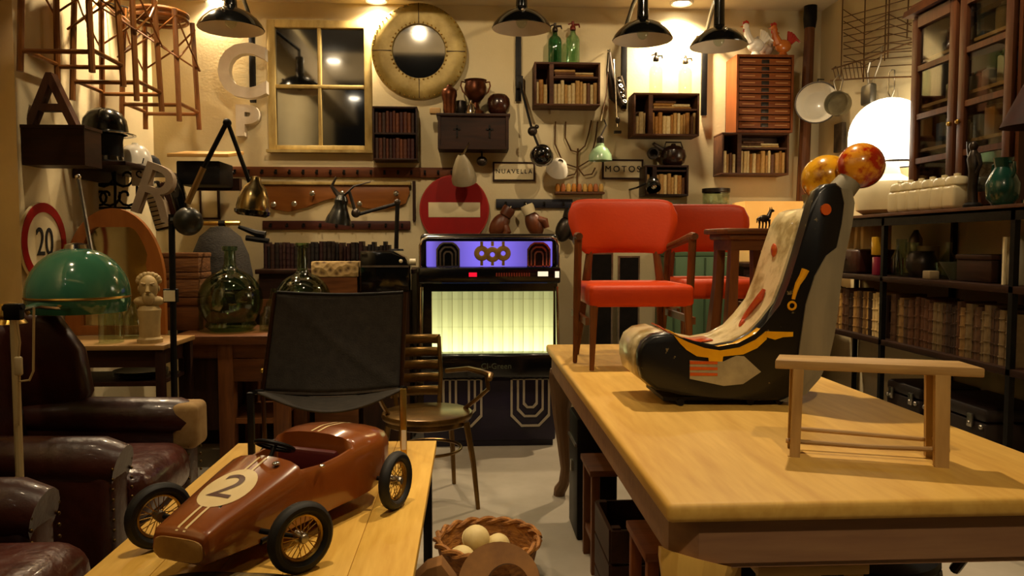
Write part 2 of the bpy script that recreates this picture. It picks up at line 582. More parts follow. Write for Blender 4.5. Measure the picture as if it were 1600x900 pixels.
# stations: x, half width, z bottom, z rim, crown, inner dip (None = closed)
ST = [(.405, .078, .062, .118, .006, 0), (.395, .084, .055, .128, .008, 0), (.34, .090, .05, .143, .012, 0), (.24, .104, .045, .166, .018, 0), (.14, .118, .045, .188, .024, 0),
      (.085, .124, .045, .198, .030, 0), (.080, .125, .045, .199, .0, 1), (.0, .134, .045, .192, .0, 1), (-.08, .142, .045, .196, .0, 1), (-.135, .152, .045, .206, .0, 1),
      (-.140, .152, .045, .207, .034, 0), (-.2, .162, .05, .212, .034, 0), (-.28, .160, .06, .208, .030, 0), (-.35, .138, .08, .198, .024, 0), (-.39, .10, .10, .18, .012, 0)]
def ring(st):
    x, w, zb, zt, cr, dip = st
    zi = .095 if dip else None
    half = [(0, zb), (w * .75, zb), (w * .96, zb + .012), (w, zb + (zt - zb) * .45), (w * .985, zt - .03), (w * .955, zt - .010), (w * .91, zt), (w * .86, zt + cr * .35)]
    if dip:
        half += [(w * .84, zi), (w * .4, zi), (0, zi)]
    else:
        half += [(w * .65, zt + cr * .75), (w * .35, zt + cr * .95), (0, zt + cr)]
    return [(x, y, z) for y, z in half] + [(x, -y, z) for y, z in half[-2:0:-1]]
rs = []
for a, c in zip(ST, ST[1:]):
    k = 1 if abs(a[0] - c[0]) < .01 else 4
    for t in range(k):
        rs.append(ring(tuple(u + (v - u) * t / k for u, v in zip(a[:5], c[:5])) + (a[5],)))
rs.append(ring(ST[-1]))
b = MB(); b.loft(rs)
CARB = b.bvh()
body = b.build('body', m_car, car, 50)
b = MB(); b.box(-.03, 0, .1, .18, .2, .012); b.build('cockpit_floor', m_cab, car)
b = MB(); b.box(-.11, 0, .15, .03, .2, .1, b=.012); b.box(-.07, 0, .115, .09, .19, .03, b=.01); b.build('seat', mat('dark_red_seat_leather', '#4a0d0c', rough=.5), car)

def drape(mb, bvh, off):
    for v in mb.bm.verts:
        h = bvh.ray_cast(V((v.co.x, v.co.y, 1)), V((0, 0, -1)))
        if h[0] is not None:
            v.co.z = h[0].z + off
    return mb
b = MB()
vs = [[(.235 + .082 * r * math.cos(2 * PI * k / 32), .066 * r * math.sin(2 * PI * k / 32), 0) for k in range(32)] for r in (.02, .35, .7, 1)]
b.loft(vs, cap=True); drape(b, CARB, .0012); b.build('number_disc', m_iv, car)
b = MB(); b.text('2', .15, .0005, TR(.235, 0, 0, 0, 0, PI / 2) @ Matrix.Diagonal((1.05, .92, 1, 1)))
bmesh.ops.remove_doubles(b.bm, verts=b.bm.verts[:], dist=.0007)
bmesh.ops.triangulate(b.bm, faces=b.bm.faces[:])
drape(b, CARB, .0024); b.build('number', mat('brown_number_paint', '#4a2410', rough=.4, coat=.4), car, 0)
for y in (-.011, .011):
    for xs, ln, nn in ((.316, .084, 8), (.095, .062, 6), (-.33, .185, 12)):
        b = MB(); b.grid(lambda u, v: (xs + u * ln, y + (v - .5) * .007, 0), nn, 1); drape(b, CARB, .0014); b.build('racing_stripe', m_iv, car)
b = MB()
pr = []
for k in range(24):
    a = 2 * PI * k / 24; cx, sx = math.cos(a), math.sin(a)
    pr.append((.071 * abs(cx) ** .5 * (1 if cx > 0 else -1), .027 * abs(sx) ** .5 * (1 if sx > 0 else -1)))
b.prism(pr, .008, TR(.401, 0, .091, PI / 2, 0, PI / 2), b=.002); b.build('nose_panel', mat('cream_grille_board', '#b08a4c', '#9a7540', .6, scale=20), car)
b = MB()
b.torus(.052, .006, TR(.045, 0, .245, 0, -.5, 0), 28)
for k in range(4):
    a = PI / 4 + k * PI / 2
    b.tube([V((.045, 0, .243)), TR(.045, 0, .245, 0, -.5, 0) @ V((.05 * math.cos(a), .05 * math.sin(a), 0))], .004, 6)
b.tube([(.045, 0, .243), (.10, 0, .17)], .006); b.build('steering_wheel', m_blackm, car)
b = MB()
for x in (.24, -.24):
    b.cyl((x, -.225, .088), (x, .225, .088), .007)
b.tube([(.24, .10, .06), (-.24, .12, .06)], .008); b.tube([(.24, -.10, .06), (-.24, -.12, .06)], .008)
b.box(0, 0, .045, .6, .05, .02)
b.build('axle_frame', m_blackm, car)
def wheel(x, y):
    s = 1 if y > 0 else -1
    T = TR(x, y, .088, -s * PI / 2, 0, -.42 if x > 0 else 0)
    b = MB(); b.torus(.0725, .0155, T, 36, 10, 1.1); t = b.build('wheel', m_rubber, car)
    b = MB(); b.torus(.056, .0055, T, 32, 8, 1.6)
    for k in range(24):
        a = 2 * PI * k / 24; a2 = a + (.32 if k % 2 else -.32)
        z0 = .012 if k % 4 < 2 else -.006
        b.tube([T @ V((.012 * math.cos(a2), .012 * math.sin(a2), z0)), T @ V((.055 * math.cos(a), .055 * math.sin(a), 0))], .0013, 5)
    b.build('spoked_rim', m_brass, t)
    b = MB(); b.lathe([(0, -.018), (.014, -.018), (.014, .012), (.01, .02), (0, .022)], 16, T); b.build('hub', m_steel, t)
for x, y in ((.24, .22), (.24, -.22), (-.24, .22), (-.24, -.22)):
    wheel(x, y)
for q_, r_ in (((.30, .035, .158), .012), ((.12, .06, .222), .010), ((.02, .135, .196), .008)):
    b = MB(); b.sphere(q_, r_, (1.2, 1, .6)); b.build('chrome_cap', m_chrome, car)

# ------------------------------------------------------------------ black sling chair
sl = thing('sling_chair', 'black canvas sling chair standing on the low pine table', 'chair', (0, 0, 0))
fY, bY = 2.76, 3.04
TLc, TRc = aty(433, 457, bY), aty(630, 457, bY)
BLc, BRc = aty(414, 612, bY - .05), aty(624, 606, bY - .05)
FLc, FRc = aty(402, 612, fY), aty(630, 606, fY)
def sling_back(u, v):
    p = TLc.lerp(TRc, u).lerp(BLc.lerp(BRc, u), v)
    sag = math.sin(PI * u) * (.035 + .02 * (1 - v))
    p = p + V((0, sag * .8, -.012 * math.sin(PI * u) * (1 - v) - .02 * math.sin(PI * u) * v))
    w = (u - v); p.y -= .004 * math.exp(-(w * 26) ** 2)
    return p
b = MB(); b.grid(sling_back, 28, 20); b.build('backrest', m_canvas, sl, 60, solid=.008)
def sling_seat(u, v):
    p = (BLc + V((0, 0, -.0))).lerp(BRc, u).lerp(FLc.lerp(FRc, u), v)
    p.z -= math.sin(PI * u) * (.028 + .05 * v) + .004
    return p
b = MB(); b.grid(sling_seat, 24, 10); b.build('seat', m_canvas, sl, 60, solid=.008)
for s, (T_, B_, F_) in ((-1, (TLc, BLc, FLc)), (1, (TRc, BRc, FRc))):
    e = V((s * .008, 0, 0))
    b = MB(); b.tube([T_ + e, B_ + e, V((B_.x + s * .008, B_.y + .02, KZ + .002))], .009); b.build('back_post', mat('brown_lacquered_tube', '#3a2415', rough=.35, metal=.5), sl)
    b = MB(); b.tube([B_ + e, F_ + e + V((0, -.01, 0))], .009); b.build('side_rail', m_blackm, sl)
    fx = atz(629, 729, KZ).x if s > 0 else atz(400, 720, KZ).x
    b = MB(); b.box((F_.x + fx) / 2 + s * .003, fY - .012, (KZ + F_.z) / 2 + .001, .022, .022, F_.z - KZ - .002, b=.002)
    b.build('front_leg', m_brass if s > 0 else m_blackm, sl)
b = MB(); b.tube([sling_back(u / 20, 0) for u in range(21)], .007); b.build('cross_bar', m_blackm, sl)
b = MB(); b.tube([sling_back(u / 20, 1) + V((0, -.02, 0)) for u in range(21)], .008); b.build('cross_bar', m_pewter, sl)
b = MB(); b.box(FRc.x + .003, fY - .026, KZ + .1, .016, .003, .07); b.build('price_tag', m_plasterw, sl)

# ------------------------------------------------------------------ club armchairs
m_patch = mat('bare_hessian_patch', '#a88a5a', '#947547', .9, scale=20)
def dot_mesh(r, m_, n=8, m=5):
    b = MB(); b.sphere((0, 0, 0), r, n=n, m=m)
    me = bpy.data.meshes.new('stud'); b.bm.to_mesh(me); b.bm.free(); me.materials.append(m_)
    for p in me.polygons: p.use_smooth = True
    return me
def dot(name, me, loc, parent):
    o = bpy.data.objects.new(name, me); COL.objects.link(o); o.parent = parent; o.location = loc
    return o
NAIL = dot_mesh(.006, mat('old_nail_brass', '#5c4620', rough=.4, metal=.9))
def club_chair(loc, rz, label, wing=True, cush=0, puff=0):
    # local: faces +X, arms along +-Y
    t = thing('armchair', label, 'armchair', loc, rz)
    L, Wd = .80, .84
    b = MB(); b.box(.36, 0, .20, .72, Wd - .04, .22, b=.04); b.build('base', m_leather, t)
    b = MB(); b.box(.42 + cush / 2, 0, .40 + puff, .68 + cush, .50, .2, b=.085, seg=5)
    for v in b.bm.verts:
        v.co.z += .018 * math.sin(9 * v.co.x + 3 * v.co.y) * math.cos(8 * v.co.y) if v.co.z > .4 else 0
    b.build('seat_cushion', m_leather2, t, 60)
    for s in (-1, 1):
        b = MB()
        b.box(.36, s * (Wd / 2 - .08), .34, .72, .15, .44, b=.04, seg=4)
        b.tube([(.0, s * (Wd / 2 - .085), .565), (.3, s * (Wd / 2 - .085), .575), (.66, s * (Wd / 2 - .085), .565), (.725, s * (Wd / 2 - .085), .55)], [.07, .085, .088, .075], 14)
        a = b.build('arm', m_leather, t, 50)
        for k in range(14):
            for yy in (s * (Wd / 2 - .012), s * (Wd / 2 - .15)):
                dot('nail', NAIL, (.724, yy, .12 + k * .034), a)
    b = MB(); b.box(-.01, 0, .60, .17, Wd - .22, .80, b=.08, seg=5, ry=-.14); b.build('backrest', m_leather, t, 60)
    if wing:
        for s in (-1, 1):
            pl = [(-.12, .50), (.22, .52), (.30, .68), (.27, .86), (.17, 1.0), (.0, 1.04), (-.13, 1.02)]
            b = MB(); b.prism(pl, .10, TR(0, s * (Wd / 2 - .07) + .05, 0, PI / 2, 0, 0), b=.03); b.build('wing', m_leather, t, 60)
    for x in (.04, .66):
        for s in (-1, 1):
            b = MB(); b.cyl((x, s * .33, 0), (x, s * .33, .1), .022, .03); b.build('leg', WAL('Z'), t)
    return t
ca = club_chair((-1.90, 2.96, 0), 0, 'dark brown leather wing armchair with a bare patch on its arm')
b = MB(); b.box(.705, .337, .54, .11, .155, .19, b=.03, seg=4); b.build('arm_patch', m_patch, ca, 60)
cb = club_chair((-1.91, 1.83, 0), 0, 'dark brown leather club armchair with a creased seat beside the low table', True, .16, .03)
# ------------------------------------------------------------------ jukebox
JY = atz(760, 700, 0).y
jx0, jx1 = aty(657, 500, JY).x, aty(873, 500, JY).x
JC, JW = (jx0 + jx1) / 2, jx1 - jx0
def jz(py): return aty(765, py, JY).z
def jx(px): return aty(px, 480, JY).x - JC
jb = thing('jukebox', 'black and purple jukebox with glowing yellow title panel', 'jukebox', (JC, JY, 0))
m_jblack = mat('jukebox_black_gloss', '#07070a', rough=.2, coat=.4)
m_jpurp = mat('jukebox_dark_purple', '#0e0520', '#170a2e', .45, scale=3, coat=.1)
zA, zB, zC, zD, zE, zF = jz(588), jz(557), jz(454), jz(440), jz(418), jz(371)
b = MB(); b.box(0, .30, zA / 2 + .02, JW - .03, .56, zA - .04, b=.015); b.box(0, .30, .03, JW - .06, .5, .06); b.build('lower_cabinet', m_jpurp, jb)
b = MB(); b.box(0, .26, (zA + zB) / 2 + .01, JW + .015, .62, zB - zA + .03, b=.02, seg=3); b.build('waist_ledge', m_jblack, jb)
b = MB(); b.box(0, .33, (zB + zD) / 2, JW, .5, zD - zB + .02); b.build('middle_cabinet', m_jblack, jb)
b = MB(); b.box(0, .30, (zD + zE) / 2 - .005, JW + .02, .62, zE - zD + .015, b=.012); b.build('control_ledge', m_jblack, jb)
b = MB(); b.box(0, .34, (zE + zF) / 2 + .01, JW + .01, .52, zF - zE + .03, b=.03, seg=4); b.build('top_cabinet', m_jblack, jb)
# title panel: rows of paper title strips behind glass
px0, px1 = jx(674), jx(866)
nodes = None
m_title = bpy.data.materials.new('lit_title_strips'); m_title.use_nodes = True
nt = m_title.node_tree; N, L = nt.nodes, nt.links; bs = N['Principled BSDF']
tc = N.new('ShaderNodeTexCoord'); sx = N.new('ShaderNodeSeparateXYZ'); L.new(tc.outputs['Object'], sx.inputs[0])
def mth(op, a, bb=None):
    n = N.new('ShaderNodeMath'); n.operation = op
    for i, q in enumerate((a, bb)):
        if q is None: continue
        if isinstance(q, (int, float)): n.inputs[i].default_value = q
        else: L.new(q, n.inputs[i])
    return n.outputs[0]
# backlight painted into the emission: strongest at the foot, vertical strips
fx_ = mth('FRACT', mth('MULTIPLY', mth('ADD', sx.outputs[0], 10.), 12 / (px1 - px0)))
st_ = mth('ADD', mth('MULTIPLY', mth('GREATER_THAN', fx_, .42), .16), .84)
zz = mth('MULTIPLY', mth('SUBTRACT', sx.outputs[2], zB), 1 / (zC - zB))
fz = mth('FRACT', mth('MULTIPLY', zz, 2.35))
line = mth('ADD', mth('MULTIPLY', mth('GREATER_THAN', fz, .05), .14), .86)
glow = mth('ADD', mth('MULTIPLY', mth('POWER', mth('SUBTRACT', 1.0, zz), 2.4), 3.0), .62)
tot = mth('MULTIPLY', mth('MULTIPLY', st_, line), glow)
L.new(mth('MULTIPLY', tot, 1.0), bs.inputs['Emission Strength'])
bs.inputs['Base Color'].default_value = lin('#8a8f50')
bs.inputs['Emission Color'].default_value = (.66, .66, .26, 1)
b = MB(); b.box((px0 + px1) / 2, .065, (zB + zC) / 2 + .005, px1 - px0, .02, zC - zB - .03); b.build('title_panel', m_title, jb)
b = MB()
for k in range(13):
    x = px0 + (px1 - px0) * k / 12
    b.box(x, .052, (zB + zC) / 2 + .005, .0025, .006, zC - zB - .03)
b.build('title_divider', mat('title_rail', '#b9b878', rough=.4), jb)
for s in (-1, 1):
    b = MB(); b.tube([(s * (JW / 2 + .002), .05, zB), (s * (JW / 2 - .004), .07, zC + .02)], .012, 10); b.build('chrome_side_rail', m_chrome, jb)
# purple lit header
m_head = bpy.data.materials.new('purple_lit_header'); m_head.use_nodes = True
nt = m_head.node_tree; N, L = nt.nodes, nt.links; bs = N['Principled BSDF']
tc = N.new('ShaderNodeTexCoord'); sx = N.new('ShaderNodeSeparateXYZ'); L.new(tc.outputs['Object'], sx.inputs[0])
ax = mth('ABSOLUTE', sx.outputs[0])
# glow pools painted into the emission: one in the middle, one at each end
g0 = mth('POWER', 2.718, mth('MULTIPLY', mth('POWER', mth('MULTIPLY', ax, 1 / .26), 2.0), -1.0))
g1 = mth('POWER', 2.718, mth('MULTIPLY', mth('POWER', mth('MULTIPLY', mth('SUBTRACT', ax, .385), 1 / .05), 2.0), -1.0))
L.new(mth('ADD', mth('MULTIPLY', g0, .85), mth('ADD', mth('MULTIPLY', g1, .55), .07)), bs.inputs['Emission Strength'])
bs.inputs['Emission Color'].default_value = (.27, .19, 1.0, 1); bs.inputs['Base Color'].default_value = lin('#2a1c66'); bs.inputs['Roughness'].default_value = .3
hz0, hz1 = jz(417), jz(377)
b = MB(); b.box(0, .075, (hz0 + hz1) / 2, JW - .07, .02, hz1 - hz0, b=.006); b.build('lit_header', m_head, jb)
b = MB()
def rr_loop(w, h, r, n=6):
    out = []
    for cx, cy, a0 in ((w / 2 - r, h / 2 - r, 0), (-w / 2 + r, h / 2 - r, PI / 2), (-w / 2 + r, -h / 2 + r, PI), (w / 2 - r, -h / 2 + r, 1.5 * PI)):
        out += [(cx + r * math.cos(a0 + k * PI / 2 / n), cy + r * math.sin(a0 + k * PI / 2 / n)) for k in range(n + 1)]
    return out
zt = jz(371); zl = jz(440)
pts = [(-JW / 2 - .004, .06, zl), (-JW / 2 - .004, .06, zt - .05), (-JW / 2 + .012, .06, zt - .012), (-JW / 2 + .045, .06, zt + .002), (JW / 2 - .045, .06, zt + .002), (JW / 2 - .012, .06, zt - .012), (JW / 2 + .004, .06, zt - .05), (JW / 2 + .004, .06, zl)]
b.tube(pts, .008, 8); b.build('chrome_edge', m_chrome, jb)
# arched emblems on the header, U emblems on the lower cabinet
def arch_loop(w, h, up=True, n=8):
    c = w * .30
    if not up:
        c = w * .27
        return [(-w / 2, 0), (-w / 2, h - c), (-w / 2 + c, h), (w / 2 - c, h), (w / 2, h - c), (w / 2, 0)]
    pts = [(-w / 2, 0), (-w / 2, h - c), (-w / 2 + c * .45, h - c * .35), (-w / 2 + c, h), (w / 2 - c, h), (w / 2 - c * .45, h - c * .35), (w / 2, h - c), (w / 2, 0)]
    return pts
def emblem(cx, z0, w, h, flip, mt, y, gaps, th, name):
    b = MB()
    for q in gaps:
        ww, hh = w * q, h * (1 - (1 - q) * .62)
        M = TR(cx, y, z0 + (h if flip else 0), PI / 2, 0, 0) @ Matrix.Diagonal((1, -1 if flip else 1, 1, 1))
        o = arch_loop(ww, hh, not flip); i_ = [(x * (1 - 2 * th / ww), yy * (1 - th / hh) if yy > 0 else 0) for x, yy in o]
        for k in range(len(o) - 1):
            b.prism([o[k], o[k + 1], i_[k + 1], i_[k]], .008, M)
        b.box(cx, y - .004, z0 + (h - .003 if flip else .003), ww, .008, .006) if q == gaps[0] else None
    b.build(name, mt, jb, 0)
for px_, mt in ((700, m_steel), (843, m_chrome)):
    b = MB(); lp = arch_loop(.15, hz1 - hz0 - .005)
    b.prism(lp, .006, TR(jx(px_), .064, hz0, PI / 2, 0, 0)); b.build('emblem_plate', m_jblack, jb, 0)
    emblem(jx(px_), hz0, .15, hz1 - hz0 - .005, False, mt, .058, (1, .72, .42), .010, 'arched_emblem')
for px_ in (722, 829):
    z0, z1 = jz(668), jz(593)
    emblem(jx(px_), z0, aty(860, 600, JY).x - aty(798, 600, JY).x, z1 - z0, True, mat('dull_silver_trim', '#b5ad9c', rough=.4, metal=.5), .018, (1, .68, .38), .014, 'wide_emblem')
b = MB()
for px_ in (753, 770, 787):
    M = TR(jx(px_), .06, (hz0 + hz1) / 2 + (.004 if px_ != 770 else -.004), PI / 2, 0, 0)
    b.torus(.032, .017, M, 24, 8, .5)
    b.box(jx(px_), .058, hz1 - .016, .018, .012, .03); b.box(jx(px_), .058, hz0 + .022, .018, .012, .03)
b.build('gold_rosette', mat('gold_plastic', '#8a6f38', '#b5974f', .35, .4, scale=15), jb)
zc = (zD + zE) / 2
b = MB(); b.box(jx(739), -.012, zc, .05, .006, .026); b.build('red_display', mat('red_display', '#300506', rough=.3, emit='#ff1430', estr=1.2), jb)
b = MB()
for k in range(14):
    b.box(jx(776 + k * 3.9), -.012, zc, .009, .006, .022)
b.build('selector_buttons', mat('brown_buttons', '#6b2a1c', rough=.4, emit='#a02a1a', estr=.08), jb)
b = MB(); b.box(jx(848), -.012, zc + .004, .065, .006, .03); b.box(jx(870), -.012, zc, .026, .006, .04); b.build('coin_plate', mat('lit_coin_plate', '#e6dfc8', rough=.3, emit='#fff0d0', estr=.9), jb)
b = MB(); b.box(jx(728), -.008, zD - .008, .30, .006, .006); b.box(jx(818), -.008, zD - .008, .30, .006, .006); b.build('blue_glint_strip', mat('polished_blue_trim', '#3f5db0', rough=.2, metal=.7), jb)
b = MB(); b.text('CI-Green', .05, .004, TR(jx(775), -.052, (zA + zB) / 2 + .008, PI / 2, 0, 0)); b.build('lettering', mat('dim_green_lettering', '#4d5240', rough=.4), jb, 0)
point(JC, JY + .0, zB + .12, .0001)

# ------------------------------------------------------------------ bentwood desk armchair
da = thing('desk_armchair', 'bronze brown slat backed desk armchair on the floor before the jukebox', 'chair', (aty(668, 690, 3.86).x, 3.86, 0), .30)
b = MB()
pts = [(.23 * math.cos(a) * (1.0), .22 * math.sin(a), 0) for a in [2 * PI * k / 28 for k in range(28)]]
b.prism([(x, y) for x, y, z in pts], .035, TR(0, 0, .425), b=.012); b.build('seat', m_bronze, da)
b = MB(); b.lathe([(.0, .395), (.20, .395), (.21, .40), (.21, .422), (0, .424)], 28, Matrix.Diagonal((1.0, .95, 1, 1))); b.build('seat_ring', m_bronze, da)
for k in range(5):
    z = .49 + k * .068
    b = MB()
    def slat(u, v):
        a = (u - .5) * 1.25
        r = .235 + .03 * (z - .45)
        return V((r * math.sin(a), .03 + r * math.cos(a) + (z - .45) * .18, z + v * .05))
    b.grid(slat, 14, 2); b.build('back_slat', m_bronze, da, 60, solid=.012)
for s in (-1, 1):
    a = s * .60
    b = MB(); b.tube([(.2 * math.sin(a), .03 + .2 * math.cos(a), .44), (.235 * math.sin(a), .03 + .24 * math.cos(a) + .0, .60), (.245 * math.sin(a), .03 + .24 * math.cos(a) + .06, .80)], .012); b.build('back_post', m_bronze, da)
    b = MB(); b.tube([(s * .16, .22, .62), (s * .25, .10, .645), (s * .275, -.06, .65), (s * .275, -.19, .655), (s * .26, -.215, .64)], [.013, .014, .016, .017, .012]); b.build('arm', m_bronze, da)
    b = MB(); b.tube([(s * .27, -.14, .645), (s * .275, -.15, .58), (s * .24, -.08, .52), (s * .20, .0, .46), (s * .20, .02, .44)], .011); b.build('arm_support', m_bronze, da)
    for yy, sp in ((-.15, -.04), (.15, .04)):
        b = MB(); b.tube([(s * .16, yy, .42), (s * .185, yy + sp, .22), (s * .20, yy + sp * 1.6, 0)], [.017, .014, .011]); b.build('leg', m_bronze, da)
b = MB(); b.torus(.17, .008, TR(0, 0, .27) , 28, 8); b.build('stretcher_ring', m_bronze, da)

# ------------------------------------------------------------------ red vinyl armchairs on the table
CHW = MID
def red_chair(label, x, y, k=1.0):
    t = thing('red_armchair', label, 'chair', (x, y, TZ + .004), 0, None)
    b = MB(); b.box(0, .22, .305, .435, .44, .09, b=.022, seg=4)
    for v in b.bm.verts:
        if v.co.z > .335:
            v.co.z += .02 * (1 - (v.co.x / .22) ** 2) * (1 - ((v.co.y - .22) / .24) ** 2)
    b.build('seat', m_red, t, 50)
    def back(u, v):
        w = .185 + .068 * min(1, (v * 1.6)) ** .7
        xx = (u - .5) * 2
        q = abs(xx)
        z = .478 + v * .25 - .02 * (q ** 6)
        return V((xx * w * (1 - .0 * v), .43 + v * .05 - .05 * q * q, z))
    b = MB(); rings = []
    n = 24
    for i in range(n + 1):
        u = i / n
        rr_ = []
        e = math.sqrt(max(0.0, 1 - abs(2 * u - 1) ** 14))
        for j in range(13):
            v = j / 12
            rr_.append(back(u, .5 + (v - .5) * (.6 + .4 * e)) + V((0, -.022 * math.sin(PI * v) ** .5 * e - .001, 0)))
        for j in range(12, -1, -1):
            v = j / 12
            rr_.append(back(u, .5 + (v - .5) * (.6 + .4 * e)) + V((0, .022 * math.sin(PI * v) ** .5 * e + .001, 0)))
        rings.append(rr_)
    b.loft(rings); b.build('backrest', m_red, t, 60)
    W = CHW('Z')
    for s in (-1, 1):
        b = MB(); b.tube([(s * .195, .025, .27), (s * .205, .012, 0)], [.018, .010], 10); b.build('front_leg', W, t)
        b = MB(); b.tube([(s * .15, .415, .52), (s * .17, .40, .36), (s * .20, .50, 0)], [.016, .02, .012], 10); b.build('rear_leg', W, t)
        b = MB(); b.tube([(s * .245, .14, .55), (s * .245, .17, .31), (s * .243, .24, 0)], [.017, .017, .010], 10); b.build('arm_post', W, t)
        b = MB(); b.tube([(s * .245, .105, .55), (s * .246, .16, .55), (s * .235, .28, .53), (s * .20, .42, .50)], [.015, .019, .017, .014], 10); b.build('arm', W, t)
        b = MB(); b.box(s * .222, .25, .20, .016, .44, .03); b.build('side_stretcher', W, t)
    return t
xA = aty(1004, 470, 3.09).x
rc = red_chair('orange red vinyl armchair nearer the painted figure, whole back in view', xA, 3.09)
xB = aty(1093, 350, 3.98).x
rc2 = copy_tree(rc, (xB, 3.53, TZ + .004), None, 'orange red vinyl armchair partly hidden behind the other red chair')
rc2['label'] = 'orange red vinyl armchair half hidden behind the other and the moulded stool'

# ------------------------------------------------------------------ moulded pedestal stool on the table
sX = aty(1163, 420, 3.26)
ps = thing('pedestal_stool', 'dark wooden moulded stool with flared square legs beside the red chairs', 'stool', (sX.x, 3.26, TZ), .10)
zt = aty(1163, 357, 3.2).z - TZ
b = MB(); b.box(0, 0, zt - .012, .275, .25, .024, b=.008); b.box(0, 0, zt - .034, .24, .215, .03, b=.012); b.box(0, 0, zt - .07, .205, .18, .045); b.build('top', MID('X'), ps)
for s in (-1, 1):
    for q in (-1, 1):
        b = MB(); x0, y0 = s * .082, q * .07
        x1, y1 = s * .11, q * .095
        b.loft([[(x0 + a * .018, y0 + c * .018, zt - .06) for a, c in ((-1, -1), (1, -1), (1, 1), (-1, 1))],
                [(x0 + s * .006 + a * .019, y0 + c * .019, zt * .6) for a, c in ((-1, -1), (1, -1), (1, 1), (-1, 1))],
                [(x1 + a * .026, y1 + c * .026, 0) for a, c in ((-1, -1), (1, -1), (1, 1), (-1, 1))]])
        b.build('leg', MID('Z'), ps, 0)
b = MB(); b.box(0, 0, .10, .19, .02, .03); b.build('stretcher', MID('X'), ps)
# small dark horse figurine on the stool
def horse(label, loc, rz, s=1.0, name='horse_figurine'):
    t = MB()
    t.sphere((0, 0, .055), .022, (1.7, .8, .9)); t.tube([(.03, 0, .062), (.05, 0, .095)], [.013, .009], 8); t.sphere((.062, 0, .098), .010, (1.7, .8, .8))
    t.tube([(-.036, 0, .062), (-.055, 0, .05), (-.058, 0, .03)], [.006, .005, .002], 6)
    for x in (-.026, .026):
        for y in (-.011, .011):
            t.tube([(x, y, .05), (x + .003, y, .025), (x, y, 0)], [.009, .005, .005], 6)
    for y in (-.006, .006):
        t.cyl((.052, y, .104), (.05, y, .118), .004, .001, 6)
    t.tube([(.03, 0, .078), (.046, 0, .108)], [.004, .003], 6)
    o = t.build(name, m_pewter, None, 60, loc=loc, rot=(0, 0, rz)); o.scale = (s, s, s)
    return tag(o, label, 'figurine')
horse('small dark horse figurine standing on the moulded stool top', (sX.x + .08, 3.25, TZ + zt), .5, .8)

# ------------------------------------------------------------------ painted carnival figure (two upright painted bodies)
fg = thing('painted_figure', 'tall painted wooden carnival figure with two round painted heads', 'sculpture', (0, 0, 0))
m_pblack = mat('glossy_black_paint', '#08080a', '#6e6140', .35, scale=26, coat=.15, ramp=(.665, .69), bump=.02)
m_pwhite = mat('worn_white_paint', '#cfbf92', '#8f7c4c', .35, scale=9, coat=.35, bump=.06, ramp=(.48, .64))
m_pgrey = mat('bare_grey_wood', '#6f6752', '#8f866b', .6, scale=6, stretch=(1, 1, .2), bump=.1)
m_pyel = mat('yellow_paint', '#e2aa18', '#cf9212', .25, scale=8, coat=.4)
m_pred = mat('flaking_red_paint', '#a02c10', '#c2551c', .3, scale=14, coat=.4)
m_por = mat('orange_paint', '#c4571c', '#b0421a', .3, scale=8, coat=.4)
TY = 2.40
def fx(px, py, Y): p = aty(px, py, Y); return (p.x, p.z)
# side profile of the near (black) body: pixel outline on its own front plane
out = [(1003, 606), (998, 585), (998, 566), (1005, 549), (1020, 538), (1042, 534), (1062, 541), (1090, 556), (1122, 562), (1155, 556), (1183, 541), (1203, 520), (1219, 490), (1233, 455), (1247, 410), (1260, 365), (1268, 335), (1277, 312), (1290, 302), (1308, 300), (1319, 310), (1324, 332),
       (1320, 365), (1310, 410), (1303, 455), (1298, 500), (1292, 540), (1284, 575), (1270, 605), (1248, 630), (1224, 641), (1180, 640), (1120, 636), (1060, 631), (1025, 624)]
prof = [fx(x, y, TY) for x, y in out]
zmin = min(z for x, z in prof)
prof = [(x, z - zmin + TZ + .016) for x, z in prof]
dz = TZ + .016 - zmin
def body_prism(y0, d, dx, m_, name):
    b = MB()
    # grey planked back, painted front: one smooth block
    b.prism([(x + dx, z) for x, z in prof], d, TR(0, y0 + d, 0, PI / 2, 0, 0), b=.012)
    return b.build(name, m_, fg, 50)
nb = body_prism(TY, .055, 0, m_pblack, 'black_body')
zc_ = prof[15][1]
full = prof
prof = [(x, z if z < zc_ else zc_ + (z - zc_) * .45) for x, z in prof]
wb = body_prism(TY + .058, .235, -.008, m_pwhite, 'white_body')
prof = full
# curved planked back of the seat
ci = out[20:31]
b = MB()
a = [V((fx(x, y, TY)[0], 0, fx(x, y, TY)[1] + dz)) for x, y in ci]
rr1 = []
for p in a:
    rr1.append([(p.x - .012, TY - .004, p.z), (p.x + .022, TY - .004, p.z), (p.x + .022, TY + .29, p.z), (p.x - .012, TY + .29, p.z)])
b.loft(rr1); b.build('planked_back', m_pgrey, fg, 50)
b = MB()
sidepx = [(1262, 478), (1268, 470), (1300, 470), (1294, 520), (1283, 575), (1268, 604), (1250, 628), (1238, 630), (1250, 590), (1258, 540)]
b.prism([(fx(x, y, TY)[0], fx(x, y, TY)[1] + dz) for x, y in [(1290, 414), (1311, 398), (1306, 430), (1300, 480), (1295, 520), (1285, 572), (1268, 604), (1238, 636), (1243, 600), (1250, 545), (1258, 490), (1272, 446)]], .006, TR(0, TY, 0, PI / 2, 0, 0)); b.build('grey_side_panel', m_pgrey, fg, 0)
